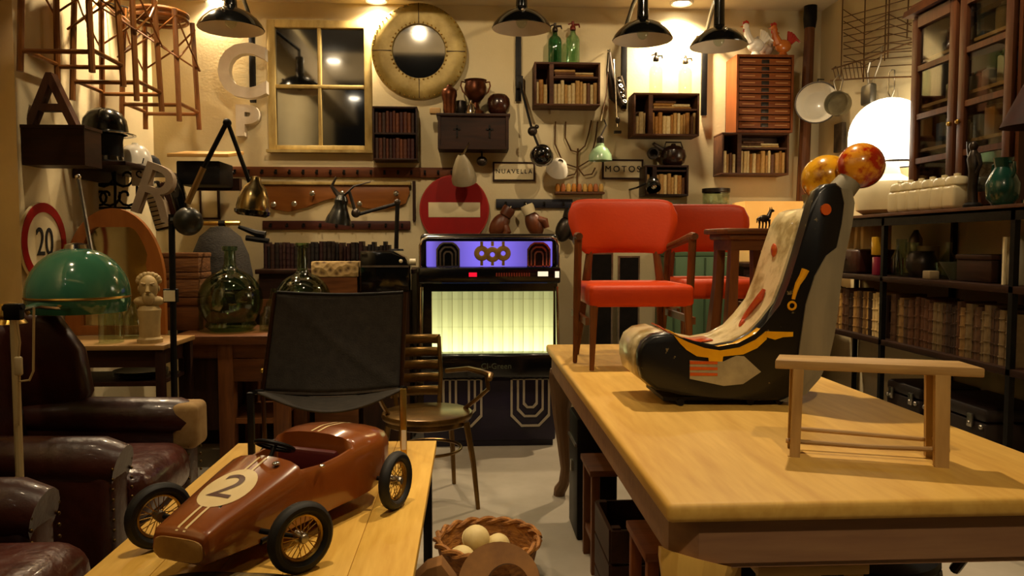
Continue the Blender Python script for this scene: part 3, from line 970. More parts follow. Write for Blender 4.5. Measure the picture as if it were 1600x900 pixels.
# painted ornaments on the near side face
def deco(pts, mt, name, th=.005, y=None, dx=0):
    b = MB(); y = TY if y is None else y
    b.prism([(fx(px, py, y)[0] + dx, fx(px, py, y)[1] + dz) for px, py in pts], th, TR(0, y, 0, PI / 2, 0, 0)); return b.build(name, mt, fg, 0)
deco([(1052, 538), (1075, 549), (1100, 558), (1125, 562), (1155, 557), (1180, 545), (1196, 532), (1197, 544), (1182, 558), (1160, 568), (1129, 571), (1128, 579), (1107, 579), (1106, 573), (1088, 571), (1072, 561), (1062, 551)], m_pyel, 'yellow_flourish')
deco([(1077, 577), (1106, 579), (1130, 579), (1150, 570), (1162, 571), (1188, 595), (1160, 614), (1130, 617), (1077, 606)], mat('faded_grey_paint', '#8f8566', '#aa9f7c', .5, scale=14), 'grey_lozenge')
for k, py in enumerate((581, 590, 599)):
    deco([(1077, py - 3), (1120, py - 2), (1120, py + 2), (1077, py + 2)], m_por, 'orange_stripe', .007)
deco([(1197, 532), (1238, 533), (1238, 540), (1222, 541), (1210, 545), (1196, 541)], m_pyel, 'yellow_edge')
ey = [(1289 + 8 * math.cos(2 * PI * k / 20), 342 + 9 * math.sin(2 * PI * k / 20)) for k in range(20)]
deco(ey, m_por, 'eye', .008)
# raised yellow horn moulding on the black side and red bird on the white front
b = MB(); pts = []
for px, py in ((1257, 436), (1252, 447), (1245, 458), (1241, 470), (1238, 482)):
    q = fx(px, py, TY); pts.append((q[0], TY - .006, q[1] + dz))
b.tube(pts, [.013, .011, .009, .007, .006], 8)
q = fx(1236, 492, TY); b.torus(.012, .004, TR(q[0], TY - .006, q[1] + dz, PI / 2, 0, 0), 16, 6)
b.build('yellow_ornament', m_pyel, fg)
WYf = TY + .215
def wfront(px, py):
    """point on the concave front of the white body seen at this pixel"""
    best = None
    for Y in (TY + .16, TY + .2, TY + .24):
        x, z = fx(px, py, Y)
    return x, z
def surf(z, seg=(10, 18)):
    pr_ = prof[seg[0]:seg[1] + 1]
    for p, q in zip(pr_, pr_[1:]):
        if (p[1] - z) * (q[1] - z) <= 0 and abs(p[1] - q[1]) > 1e-6:
            t = (z - p[1]) / (q[1] - p[1]); return p[0] + (q[0] - p[0]) * t - .005
    return pr_[-1][0]
zs = [TZ + .22 + k * .03 for k in range(6)]
b = MB(); b.tube([(surf(z) - .012, TY + .16 + .025 * math.sin(k), z) for k, z in enumerate(zs)], [.004, .012, .009, .012, .014, .006], 8); b.build('red_bird', m_pred, fg)
b = MB(); zz_ = TZ + .50; b.sphere((surf(zz_) - .008, TY + .17, zz_), .02, (.4, 1, 1.2)); b.build('eye', m_por, fg)
for z in (TZ + .155, TZ + .17):
    pass
b = MB(); z0 = TZ + .15
b.loft([[(surf(z) - .008, TY + .07, z), (surf(z) - .008, TY + .282, z)] for z in (z0, z0 + .012, z0 + .024)], closed=False); b.build('orange_band', m_pyel, fg, 0, solid=.004)
b = MB()
tp = [(fx(px, py, TY)[0] - .005, fx(px, py, TY)[1] + dz + .004) for px, py in ((1055, 536), (1075, 548), (1095, 557), (1120, 562), (1145, 559))]
b.loft([[(x - .006, TY + .17, z + .002), (x - .006, TY + .28, z + .002)] for x, z in tp], closed=False); b.build('red_instep', m_pred, fg, 60, solid=.004)
b = MB()
tq = [(fx(px, py, TY)[0], fx(px, py, TY)[1] + dz + .0035) for px, py in ((1050, 535), (1072, 547), (1095, 557), (1122, 562), (1155, 556), (1180, 543), (1194, 532))]
b.loft([[(x - .004, TY + .006, z + .001), (x - .004, TY + .075, z + .001)] for x, z in tq], closed=False); b.build('yellow_instep', m_pyel, fg, 60, solid=.004)
# necks and heads
m_hy = mat('mottled_yellow_head_paint', '#d09a1c', '#8a4a10', .2, scale=13, coat=.6, bump=.05, ramp=(.46, .60))
m_hr = mat('mottled_red_head_paint', '#9c2408', '#d08a20', .2, scale=13, coat=.6, bump=.05, ramp=(.50, .60))
hY = TY + .06
hr_ = aty(1345, 259, hY); hy_ = aty(1292, 279, TY + .19)
b = MB(); nk = fx(1310, 312, hY); b.tube([(nk[0] - .015, hY, nk[1] + dz - .03), (hr_.x - .02, hY, hr_.z - .03)], [.045, .038], 14)
nk2 = fx(1268, 320, TY + .22); b.tube([(nk2[0], TY + .22, nk2[1] + dz - .10), (hy_.x, TY + .22, hy_.z - .03)], [.05, .04], 14); b.build('neck', m_pgrey, fg)
b = MB(); b.sphere(hr_, .074, (1.0, 1, 1), 28, 18); b.build('red_head', m_hr, fg)
b = MB(); b.sphere(hy_, .088, (.95, 1, .92), 28, 18); b.build('yellow_head', m_hy, fg)
b = MB()
for x_ in (fx(1070, 640, TY)[0], fx(1180, 640, TY)[0], fx(1225, 640, TY)[0]):
    for y_ in (TY + .03, TY + .26):
        b.cyl((x_ - .008, y_ - .012, TZ + .012), (x_ - .008, y_ + .012, TZ + .012), .012)
b.box(fx(1140, 640, TY)[0], TY + .145, TZ + .022, .42, .24, .012)
b.build('castor', m_blackm, fg)

# ------------------------------------------------------------------ rustic bench on the table
bl, br = atz(1241, 711, TZ), atz(1468, 727, TZ)
bY = (bl.y + br.y) / 2
bn = thing('small_bench', 'small rustic wooden bench standing on the big table near its edge', 'bench', ((bl.x + br.x) / 2, bY, TZ), math.atan2(br.y - bl.y, br.x - bl.x))
bw = (br - bl).length
hz = aty(1355, 566, bY).z - TZ
b = MB()
Lx = bw / 2 + .045
b.prism([(-Lx - .005, -.05), (Lx + .035, -.055), (Lx + .012, .055), (-Lx + .01, .055)], .022, TR(0, .03, hz - .022), b=.003); b.build('seat', BENCHW('X'), bn)
for s in (-1, 1):
    for q, nm in ((-.012, 'leg'), (.075, 'leg')):
        b = MB(); x = s * bw / 2
        b.loft([[(x + a * (.016 if s > 0 else .012) - s * .004, q + c * .012, hz - .02) for a, c in ((-1, -1), (1, -1), (1, 1), (-1, 1))], [(x + a * (.015 if s > 0 else .011), q + c * .011, 0) for a, c in ((-1, -1), (1, -1), (1, 1), (-1, 1))]])
        b.build(nm, BENCHW('Z'), bn, 0)
b = MB()
b.tube([(-bw / 2 - .02, .0, .035), (0, .004, .032), (bw / 2 + .02, .0, .038)], .006, 8)
b.tube([(-bw / 2, .075, .05), (bw / 2, .075, .042)], .006, 8)
for s in (-1, 1):
    b.tube([(s * bw / 2, -.012, .05), (s * bw / 2, .075, .05)], .006, 8)
b.build('stretcher', BENCHW('X'), bn)
# ================================================================== BACK WALL
# books ---------------------------------------------------------------
def book_mesh(nm, cov, pages):
    b = MB()
    # spine faces -Y; unit size 1x1x1 standing on z=0, centred in x, spine at y=0
    n = 6
    pr_ = [(-.5, .94), (-.5, .05)] + [(-.5 * math.cos(PI * k / n), .05 - .05 * math.sin(PI * k / n)) for k in range(1, n)] + [(.5, .05), (.5, .94), (.42, .94), (.42, .08), (-.42, .08), (-.42, .94)]
    b.prism(pr_, 1.0, TR())
    for z in (.14, .36, .62, .84):
        b.prism([(-.53 * math.cos(PI * k / n), .045 - .065 * math.sin(PI * k / n)) for k in range(n + 1)], .022, TR(0, 0, z))
    nf = len(b.bm.faces)
    b.box(0, .49, .5, .84, .84, .95)
    b.bm.faces.ensure_lookup_table()
    for f in b.bm.faces[nf:]:
        f.material_index = 1
    bmesh.ops.recalc_face_normals(b.bm, faces=b.bm.faces[:])
    me = bpy.data.meshes.new(nm); b.bm.to_mesh(me); b.bm.free()
    me.materials.append(cov); me.materials.append(pages)
    for p in me.polygons: p.use_smooth = True
    me.set_sharp_from_angle(angle=.5)
    return me
def bk(nm, c1, c2):
    return book_mesh('book', mat('book_cover_' + nm, c1, c2, .6, scale=3, stretch=(1, 1, 2), bump=.1), m_paper)
B_pale = [bk('straw', '#c39a55', '#a87f3f'), bk('cream', '#d6bd84', '#c2a467'), bk('sand', '#b58c4c', '#98703a'), bk('ochre', '#a8752c', '#8c5c20'), bk('parchment', '#dcc894', '#c7ad74'), bk('cocoa', '#6b4526', '#553318')]
B_brown = [bk('chestnut', '#5a2c14', '#43200f'), bk('russet', '#6e3a1a', '#552b12'), bk('umber', '#3a2012', '#2c170d'), bk('maroon', '#3f1410', '#2f0e0b')]
B_dark = [bk('bistre', '#26170e', '#1a0f09'), bk('soot', '#1c1512', '#120d0a'), bk('oxblood', '#331410', '#240c0a'), bk('umber2', '#3a2012', '#2c170d')]
B_mix = [bk('walnut', '#4a3018', '#382310'), bk('chestnut2', '#5f3a1c', '#482a13'), bk('straw2', '#8a6836', '#6f5028'), bk('cocoa2', '#5b3d22', '#452c17'), bk('dust', '#77603c', '#5f4b2c'), bk('umber3', '#3a2412', '#2c1a0d')]
def one_book(me, loc, w, d, h, rot, label, group):
    o = bpy.data.objects.new('book', me); COL.objects.link(o)
    o.location = loc; o.scale = (w, d, h); o.rotation_euler = rot
    return tag(o, label, 'book', group)
def books_x(x0, x1, yf, z, h, d, pool, label, group, wr=(.018, .034), hv=.22):
    """row along +X with spines facing -Y"""
    x = x0
    while x < x1 - wr[0]:
        w = min(R.uniform(*wr), x1 - x)
        one_book(R.choice(pool), (x + w / 2, yf + R.uniform(0, .012), z), w * .97, d, h * (1 - R.random() * hv), (0, 0, 0), label, group)
        x += w
def books_flat(x0, yf, z, w, d, n, pool, label, group):
    for k in range(n):
        t = R.uniform(.014, .022)
        one_book(R.choice(pool), (x0 + R.uniform(0, .02), yf + .01, z + t / 2), t * .96, d, w, (0, PI / 2, 0), label, group)
        z += t

def box_open(t, x, z, w, h, y0, d, th, m_, divs=(), shelves=(), name='case', bk_=None):
    """open fronted box: back at y0+d, front at y0 (local)"""
    b = MB()
    b.box(x, y0 + d / 2, z - h / 2 + th / 2, w, d, th, b=.002); b.box(x, y0 + d / 2, z + h / 2 - th / 2, w, d, th, b=.002)
    b.box(x - w / 2 + th / 2, y0 + d / 2, z, th, d, h - 2 * th, b=.002); b.box(x + w / 2 - th / 2, y0 + d / 2, z, th, d, h - 2 * th, b=.002)
    b.box(x, y0 + d - .004, z, w - 2 * th, .008, h - 2 * th)
    for q, ww in divs:
        b.box(x + q, y0 + d / 2, z, ww, d - .004, h - 2 * th)
    b.build(name, m_, t)
    for q, zz_, ww in shelves:
        b = MB(); b.box(x + q, y0 + d / 2, zz_, ww, d - .02, .012); b.build('shelf', m_, t)

# crates of books: pixel rect of the front, depth to the wall
def crate(px, label, cat='crate', d=.20, div=.26, shelf=None, pool=B_pale, mt=None, glabel='', ggroup='', flat=True):
    Yf = WY - d - .004
    cx, cz, w, h = rect(*px, Yf)
    t = thing('book_crate', label, cat, (cx, Yf, cz - h / 2))
    th = .014
    xd = -w / 2 + w * div
    zs = h * .66 if shelf is None else h * shelf
    box_open(t, 0, h / 2, w, h, 0, d, th, mt or CRATE('X'), divs=((xd, .03),), shelves=(((xd + .015 + w / 2 - th) / 2, zs, w / 2 - th - xd - .015),), name='case')
    hh = zs - .008 - th
    books_x(cx + xd + .018, cx + w / 2 - th - .002, Yf + .02, cz - h / 2 + th + .001, hh * .96, .14, pool, glabel, ggroup)
    books_x(cx - w / 2 + th + .002, cx + xd - .018, Yf + .02, cz - h / 2 + th + .001, hh * .95, .14, pool, glabel, ggroup)
    if flat:
        books_flat(cx + xd + .02, Yf + .02, cz - h / 2 + zs + .0075, .15, .13, 3, pool, glabel, ggroup)
        books_flat(cx + .045, Yf + .02, cz - h / 2 + zs + .0075, .13, .13, 2, pool, glabel, ggroup)
    return cx, Yf, cz, w, h
cr1 = crate((835, 97, 938, 165), 'old wooden book crate carrying the two green soda siphons', glabel='pale old book packed in the crate under the green siphons', ggroup='books in the crate under the green siphons')
cr2 = crate((990, 145, 1093, 212), 'old wooden book crate carrying the clear soda siphons', glabel='pale old book packed in the crate under the clear siphons', ggroup='books in the crate under the clear siphons', shelf=.62)
cr3 = crate((1128, 207, 1233, 273), 'old wooden book crate under the reddish drawer cabinet', glabel='pale old book in the crate under the drawer cabinet', ggroup='books in the crate under the drawer cabinet', shelf=.63)
cr4 = crate((1008, 258, 1076, 306), 'small dark book crate under the round dark kettle', mt=WAL('X'), div=.22, shelf=.82, flat=False, glabel='pale old book in the small dark crate above the red chairs', ggroup='books in the small dark crate')

# soda siphons
def siphon(x, y, z, r, h, mg, mt, label, k=1):
    t = thing('soda_siphon', label, 'bottle', (x, y, z))
    b = MB(); b.lathe([(0, .003), (r * .9, 0), (r, .012), (r, h * .56), (r * .95, h * .61), (r * .75, h * .66), (r * .42, h * .70), (r * .36, h * .76), (r * .36, h * .82)], 24); b.build('bottle', mg, t)
    b = MB(); b.lathe([(r * .42, h * .80), (r * .46, h * .82), (r * .40, h * .88), (r * .22, h * .91), (r * .2, h), (0, h)], 14)
    b.tube([(0, 0, h * .92), (r * .9, 0, h * .93), (r * 1.0, 0, h * .86)], [.009, .008, .006], 8); b.tube([(0, 0, h * .97), (-r * .7, 0, h * .93)], .005, 6); b.build('spout_head', mt, t)
m_sred = mat('siphon_red_brown', '#7a2a18', '#5b2212', .35, .3, scale=10)
def on_crate(cr, px, y=None):
    return aty(px, 90, cr[1] + .10).x, cr[1] + .10, cr[2] + cr[4] / 2
for px, mg, mt, lb, cr, hpx in ((867, m_glassdg, m_pewter, 'dark green glass soda siphon on the book crate', cr1, 64), (895, m_glasspg, m_sred, 'pale green glass soda siphon with a red brown spout', cr1, 67),
                                (1025, m_glass, m_pewter, 'clear glass soda siphon standing under the pendant lamp', cr2, 66), (1071, m_glass, m_steel, 'clear glass soda siphon washed out by the bright wall', cr2, 62)):
    x, y, z = on_crate(cr, px); siphon(x, y, z, .048, hpx * y / F, mg, mt, lb)

# apothecary drawers
Yf = WY - .24
cx, cz, w, h = rect(1151, 85, 1240, 206.5, Yf)
t = thing('drawer_cabinet', 'reddish wooden cabinet of many shallow drawers hung on the wall', 'cabinet', (cx, Yf, cz - h / 2))
b = MB(); b.box(0, .12, .008, w, .235, .016); b.box(0, .12, h - .008, w, .235, .016); b.box(-w / 2 + .008, .12, h / 2, .016, .235, h - .032); b.box(w / 2 - .008, .12, h / 2, .016, .235, h - .032); b.box(0, .232, h / 2, w, .01, h); b.build('carcass', RED('Z'), t)
nd = 10; dh = (h - .05) / nd
for k in range(nd):
    z = .025 + dh * (k + .5)
    b = MB(); b.box(0, .02, z, w - .04, .03, dh - .007, b=.003); d_ = b.build('drawer', RED('X'), t)
    b = MB(); b.box(0, .002, z, .055, .006, dh * .55, b=.002); b.build('label_holder', m_pewter, d_)
    for s in (-1, 1):
        b = MB(); b.box(s * w * .29, .002, z, w * .22, .005, .007); b.build('finger_groove', mat('pale_worn_edge', '#b07a48', rough=.6), d_)
dcz = cz + h / 2; dcy = Yf
# rooster figurines
m_rw = mat('white_glaze', '#e6e0d4', '#cfc6b4', .2, scale=8, coat=.5); m_rr = mat('red_glaze', '#b52a1c', '#8f1d14', .25, scale=8, coat=.5); m_ro = mat('orange_glaze', '#c9742a', '#a5501a', .25, scale=10, coat=.5)
def rooster(x, y, z, s, body_m, tail_m, label, f=1):
    t = thing('rooster_figurine', label, 'figurine', (x, y, z))
    b = MB(); b.sphere((0, 0, .05 * s), .034 * s, (1.25, .9, 1)); b.tube([(f * .025 * s, 0, .06 * s), (f * .042 * s, 0, .10 * s), (f * .048 * s, 0, .135 * s)], [.026 * s, .018 * s, .013 * s], 10); b.sphere((f * .05 * s, 0, .142 * s), .016 * s); b.lathe([(0, 0), (.028 * s, 0), (.02 * s, .012 * s), (.012 * s, .03 * s)], 14); b.build('body', body_m, t)
    b = MB()
    for k in range(4):
        a = .5 + k * .33
        b.tube([(-f * .03 * s, 0, .06 * s), (-f * (.03 + .04 * math.cos(a)) * s, (k - 1.5) * .004, (.06 + .06 * math.sin(a)) * s), (-f * (.03 + .06 * math.cos(a * .7)) * s, (k - 1.5) * .006, (.05 + .045 * math.sin(a * .9)) * s)], [.012 * s, .012 * s, .004 * s], 8)
    b.build('tail', tail_m, t)
    b = MB()
    for k in range(4): b.sphere((f * (.042 + k * .006) * s, 0, (.158 + .004 * math.sin(k * 2)) * s), .008 * s, (1, .6, 1.3), 8, 6)
    b.sphere((f * .058 * s, 0, .122 * s), .007 * s, (1, .7, 1.6), 8, 6); b.build('comb', m_rr, t)
    b = MB(); b.cyl((f * .062 * s, 0, .142 * s), (f * .08 * s, 0, .138 * s), .006 * s, .001, 8); b.build('beak', m_ro, t)
rooster(aty(1176, 60, dcy + .1).x, dcy + .04, dcz, 1.45, m_rw, m_rw, 'all white glazed rooster figurine with a white tail on the drawer cabinet', -1)
rooster(aty(1200, 60, dcy + .1).x, dcy + .16, dcz, 1.4, m_rw, mat('grey_glaze', '#a8a090', rough=.3), 'white glazed rooster figurine with a grey tail, between its two neighbours', 1)
rooster(aty(1219, 60, dcy + .1).x, dcy + .045, dcz, 1.4, m_ro, m_rr, 'orange glazed rooster figurine with a red tail', -1)

# wall lamps on long bars (shades seen from below)
def wall_lamp(pxc, pyr, pxbar, ybar0, ybar1, Ys, label, rpx, stem=.26, dim=False):
    c = aty(pxc, pyr, Ys); r = rpx * Ys / F
    bt = aty(pxbar, ybar1, WY - .03)
    t = thing('pendant_lamp', label, 'lamp', (c.x, c.y, c.z))
    b = MB()
    b.lathe([(r, 0), (r * 1.02, .004), (r * .96, .03 * r / .2), (r * .84, .30 * r), (r * .62, .50 * r), (r * .34, .62 * r), (r * .22, .66 * r), (r * .2, .72 * r), (0, .72 * r),
             (0, .69 * r), (r * .2, .66 * r), (r * .32, .60 * r), (r * .6, .48 * r), (r * .81, .28 * r), (r * .93, .03 * r / .2), (r * .985, .003), (r, 0)], 36)
    for f in b.bm.faces:
        f.material_index = 0
    b.bm.faces.ensure_lookup_table()
    n = len(b.bm.faces)
    for i, f in enumerate(b.bm.faces):
        if i >= 36 * 8: f.material_index = 1
    b.build('shade', [m_black, mat('grey_white_shade_lining', '#d8cdb8', rough=.5)], t)
    b = MB(); b.lathe([(r * .16, .70 * r), (r * .2, .74 * r), (r * .19, .98 * r), (.033, 1.02 * r), (.033, stem + .02), (.016, stem + .03), (0, stem + .03)], 16); b.build('neck', m_black, t)
    for k in range(3):
        a = PI / 6 + k * 2 * PI / 3
        b = MB(); b.sphere((r * .75 * math.cos(a), r * .75 * math.sin(a), r * .42), .012, n=8, m=6); b.build('lug', m_chrome, t)
    # swan neck to the wall bar
    yb = WY - .03 - c.y; xb = bt.x - c.x
    top = CZ - c.z - .07
    b = MB(); b.tube([(0, 0, stem + .02), (0, .01, min(top, stem + .08)), (xb * .5, yb * .5, min(top, stem + .1)), (xb, yb - .02, min(top, stem + .06)), (xb, yb, stem)], .014, 8); b.build('swan_neck', m_blackm, t)
    zb = bt.z - c.z
    b = MB(); b.box(xb, yb + .01, (zb + stem) / 2, .042, .026, stem - zb, b=.003); b.build('wall_bar', m_blackm, t)
    b = MB(); b.sphere((0, 0, .25 * r), .035, (1, 1, 1.2)); b.build('bulb', m_glass, t)
wall_lamp(361, 46, 395, 60, 160, 4.75, 'black enamel bar lamp beside the hanging bamboo stools', 48)
wall_lamp(815, 45, 810, 60, 158, 4.80, 'black enamel bar lamp above the tall jointed lamp arm', 45)
wall_lamp(1004, 63, 975, 70, 170, 4.75, 'black enamel bar lamp above the clear siphons', 46)
wall_lamp(1123, 73, 1100, 80, 180, 4.75, 'black enamel bar lamp beside the reddish drawer cabinet', 44)

# window frame mirror
Yf = WY - .05
cx, cz, w, h = rect(418, 31, 581, 239, Yf)
t = thing('window_mirror', 'old cream painted window frame glazed with four dark mirror panes', 'mirror', (cx, Yf, cz - h / 2))
m_wf = mat('peeling_cream_paint', '#b9a264', '#8a7136', .7, scale=9, bump=.2, ramp=(.4, .72), stretch=(1, 1, .4))
fw = .055
b = MB(); b.box(-w / 2 + fw / 2, .02, h / 2, fw, .04, h, b=.005); b.box(w / 2 - fw / 2, .02, h / 2, fw, .04, h, b=.005); b.box(0, .02, h - fw / 2, w - 2 * fw, .04, fw, b=.005); b.box(0, .02, fw / 2, w - 2 * fw, .04, fw, b=.005)
b.box(0, -.005, .01, w + .02, .06, .02); b.build('frame', m_wf, t)
zm = cz - h / 2; mz = aty(500, 135, Yf).z - zm; mx_ = aty(499, 130, Yf).x - cx
b = MB(); b.box(mx_, .02, h / 2, .026, .03, h - 2 * fw, b=.004); b.box(0, .02, mz, w - 2 * fw, .032, .026, b=.004); b.build('glazing_bar', m_wf, t)
for s in (0, 1):
    for q in (0, 1):
        x0, x1 = ((-w / 2 + fw, mx_ - .013), (mx_ + .013, w / 2 - fw))[s]; z0, z1 = ((fw, mz - .013), (mz + .013, h - fw))[q]
        b = MB(); b.box((x0 + x1) / 2, .032, (z0 + z1) / 2, x1 - x0 + .006, .004, z1 - z0 + .006); b.build('mirror_pane', m_dmirror, t, 0)
# round mirror
c = aty(655, 81, WY - .08); r = 73 * (WY - .08) / F
t = thing('round_mirror', 'round mirror with a broad worn brass rim and rivets', 'mirror', c, 0, None, (PI / 2 + .03, 0, 0))
m_rim = mat('worn_gilt_rim', '#8a7436', '#b8a260', .5, .2, scale=6, bump=.15, ramp=(.35, .7))
b = MB(); b.lathe([(r * .54, .0), (r * .56, .028), (r * .64, .032), (r * .8, .038), (r * .93, .03), (r * .99, .01), (r, -.02), (r * .5, -.02), (r * .54, 0)], 64); b.build('rim', m_rim, t)
RIV = dot_mesh(.007, m_brass)
for n_, q_, z_ in ((56, .955, .026), (40, .585, .031)):
    for k in range(n_):
        a = 2 * PI * k / n_
        dot('rivet', RIV, (r * q_ * math.cos(a), r * q_ * math.sin(a), z_), t)
b = MB()
for k in range(4): b.box(.77 * r * math.cos(k * PI / 2), .77 * r * math.sin(k * PI / 2), .036, r * .4, .006, .004, rz=k * PI / 2)
b.build('rim_seam', mat('dark_seam', '#4a3812', rough=.6), t)
b = MB(); b.lathe([(0, .006), (r * .55, .004), (r * .55, -.004), (0, -.004)], 48); b.build('mirror_glass', m_dmirror, t)

# letters C and P
for ch, lab, px, py, hp, in (('C', 'large pale painted letter C hung beside the window frame', 377, 114, 80), ('P', 'pale painted letter P hung under the larger letter', 384, 190, 46)):
    c = aty(px, py, WY - (.16 if ch == 'C' else .09))
    b = MB(); b.text(ch, hp * WY / F * (1.34 if ch == 'C' else 1.3), .07, TR(0, 0, 0, PI / 2, 0, 0) @ Matrix.Diagonal((.98 if ch == 'C' else 1.1, 1, 1, 1)), 1, .014)
    tag(b.build('letter_sign', m_plasterw, None, 30, loc=(c.x, c.y + .045, c.z)), lab, 'letter')

# brown book case, two tiers
d = .2; Yf = WY - d - .004
cx, cz, w, h = rect(582, 166, 652, 250, Yf)
t = thing('book_rack', 'dark wooden two tier wall rack filled with brown bound books', 'shelf', (cx, Yf, cz - h / 2))
box_open(t, 0, h / 2, w, h, 0, d, .012, WAL('X'), shelves=((0, h * .50, w - .024),))
lb, gp = 'brown leather bound book in the two tier rack by the window frame', 'books in the two tier rack'
books_x(cx - w / 2 + .014, cx + w / 2 - .014, Yf + .01, cz - h / 2 + .0135, h * .5 - .04, .15, B_brown, lb, gp, (.02, .03), .1)
books_x(cx - w / 2 + .014, cx + w / 2 - .014, Yf + .01, cz - h / 2 + h * .5 + .0075, h * .5 - .037, .15, B_brown, lb, gp, (.02, .03), .1)

# box shelf with trophies
d = .22; Yf = WY - d - .004
cx, cz, w, h = rect(684, 177, 795, 233, Yf)
t = thing('wall_box', 'dark wooden wall box carrying the trophy cup and pots', 'shelf', (cx, Yf, cz - h / 2))
b = MB(); b.box(0, d / 2, h - .01, w + .02, d + .01, .02, b=.003); b.box(0, d / 2, .01, w, d, .02); b.box(-w / 2 + .01, d / 2, h / 2, .02, d, h - .04); b.box(w / 2 - .01, d / 2, h / 2, .02, d, h - .04); b.build('case', WAL('X'), t)
b = MB(); b.box(0, .02, h / 2, w - .04, .014, h - .04); b.build('front_board', WAL('X'), t)
b = MB()
for s in (-1, 1):
    b.box(s * w * .23, .01, h / 2, .012, .008, .09); b.box(s * w * .23, .01, h / 2 + .015, .05, .008, .012)
b.build('carved_mark', m_blackm, t)
bz = cz + h / 2; by = Yf + .1
def pot(name, label, cat, px, prof, m_, y=None, extra=None, n=24, z=None):
    c = aty(px, 150, by if y is None else y)
    b = MB(); b.lathe(prof, n)
    o = b.build(name, m_, None, 50, loc=(c.x, by if y is None else y, bz if z is None else z))
    return tag(o, label, cat)
s = WY / F
pot('copper_jug', 'small dark copper jug on the wall box beside the trophy', 'jug', 702, [(0, 0), (.04, 0), (.045, .03), (.045, .09), (.055, .13), (.055, .16), (.04, .18), (.02, .19), (.015, .205), (0, .21)], m_copper, y=Yf + .05, z=None)
c = aty(743, 150, by)
t = thing('trophy_cup', 'tarnished two handled trophy cup on the dark wall box', 'trophy', (c.x, by, bz))
b = MB(); b.lathe([(0, 0), (.06, 0), (.06, .03), (.03, .05), (.022, .09), (.05, .115), (.075, .15), (.08, .2), (.07, .235), (.082, .25), (.076, .25), (.066, .235), (.072, .2), (.06, .15), (0, .12)], 24); b.build('cup', m_copper, t)
for q in (-1, 1):
    b = MB(); b.tube([(q * .07, 0, .235), (q * .10, 0, .24), (q * .105, 0, .21), (q * .09, 0, .17), (q * .07, 0, .15)], .006, 8); b.build('handle', m_copper, t)
pot('round_pot', 'round bellied dark brown pot at the end of the wall box', 'pot', 779, [(0, 0), (.045, 0), (.074, .03), (.085, .075), (.078, .12), (.06, .145), (.05, .15), (0, .155)], mat('dark_brown_glaze', '#2a130c', '#3d1c10', .25, scale=5, coat=.4))
pot('small_bell', 'small chromed bell in front of the trophy cup', 'bell', 736, [(0, 0), (.036, 0), (.036, .01), (.03, .03), (.026, .06), (.018, .075), (.010, .08), (.010, .095), (0, .098)], m_chrome, y=Yf + .03)
pot('dark_bowl', 'dark squat bowl between jug and trophy on the wall box', 'bowl', 720, [(0, 0), (.03, 0), (.045, .03), (.048, .075), (.04, .11), (.03, .115), (0, .1)], m_pewter, y=WY - .065)
b = MB(); b.box(0, 0, .02, .075, .07, .04, b=.004); c = aty(687, 165, by); tag(b.build('pale_block', mat('pale_wood_block', '#c9a36a', rough=.6), None, 30, loc=(c.x - .03, Yf + .05, bz)), 'small pale wooden block under the copper jug', 'block')

# pear shaped wall lamp + little lamp
c = aty(724, 270, WY - .22)
t = thing('wall_spot_lamp', 'pear shaped cream enamel lamp on a chrome rod above the no entry sign', 'lamp', c)
M = TR(0, 0, 0, .5, -.12, 0)
b = MB(); b.lathe([(.02, .14), (.045, .10), (.075, .03), (.09, -.04), (.088, -.07), (.08, -.07), (.065, .02), (.03, .10), (0, .13)], 24, M); b.build('shade', mat('grey_cream_enamel', '#a69a7c', '#8d8268', .35, scale=5, coat=.2), t)
e = aty(748, 198, WY - .12) - c
b = MB(); b.tube([M @ V((0, 0, .12)), e], .007, 8); b.tube([e, (e.x, WY - c.y - .002, e.z)], .008, 8); b.build('rod', m_chrome, t)
b = MB(); b.cyl((e.x, WY - c.y - .02, e.z), (e.x, WY - c.y - .001, e.z), .03); b.build('wall_mount', m_chrome, t)
c = aty(753, 252, WY - .1)
t = thing('small_hanging_lamp', 'tiny dark round lamp hanging under the wall box', 'lamp', c)
b = MB(); b.sphere((0, 0, 0), .04, (1, 1, .9)); b.build('shade', m_pewter, t)
b = MB(); b.tube([(0, 0, .03), (0, 0, .09)], .006); b.build('cord', m_blackm, t)

# coat racks
def peg_rack(px, label, m_, npeg, mpeg, pegy=.5, hook='hook', d=.025):
    Yf = WY - d - .002
    cx, cz, w, h = rect(*px, Yf)
    t = thing('coat_rack', label, 'coat rack', (cx, Yf, cz - h / 2))
    b = MB(); b.box(0, d / 2, h / 2, w, d, h, b=.004); b.build('mounting_board', m_, t)
    for k in range(npeg):
        x = -w / 2 + w * (k + .5) / npeg
        b = MB(); b.box(x, -.004, h * pegy, .016, .008, h * .42); b.tube([(x, 0, h * .35), (x, -.035, h * .3), (x, -.045, h * .45)], .006, 6); b.build(hook, mpeg, t)
    return t
peg_rack((356, 261, 737, 277), 'long reddish brown coat rack board running under the window frame', wood('red_brown_rack_wood', '#4f2812', '#6b3b1e', 'X', .55, 4, .05, spec=.25), 18, m_blackm)
peg_rack((410, 345, 641, 359), 'dark brown coat rack board under the tan wooden panel', wood('dark_red_rack_wood', '#2f120a', '#4a1d10', 'X'), 9, m_blackm)
peg_rack((775, 311, 895, 325), 'short dark blue coat rack above the jukebox', mat('dark_blue_paint', '#15161f', '#1b1d2a', .5, scale=6), 4, m_blackm)
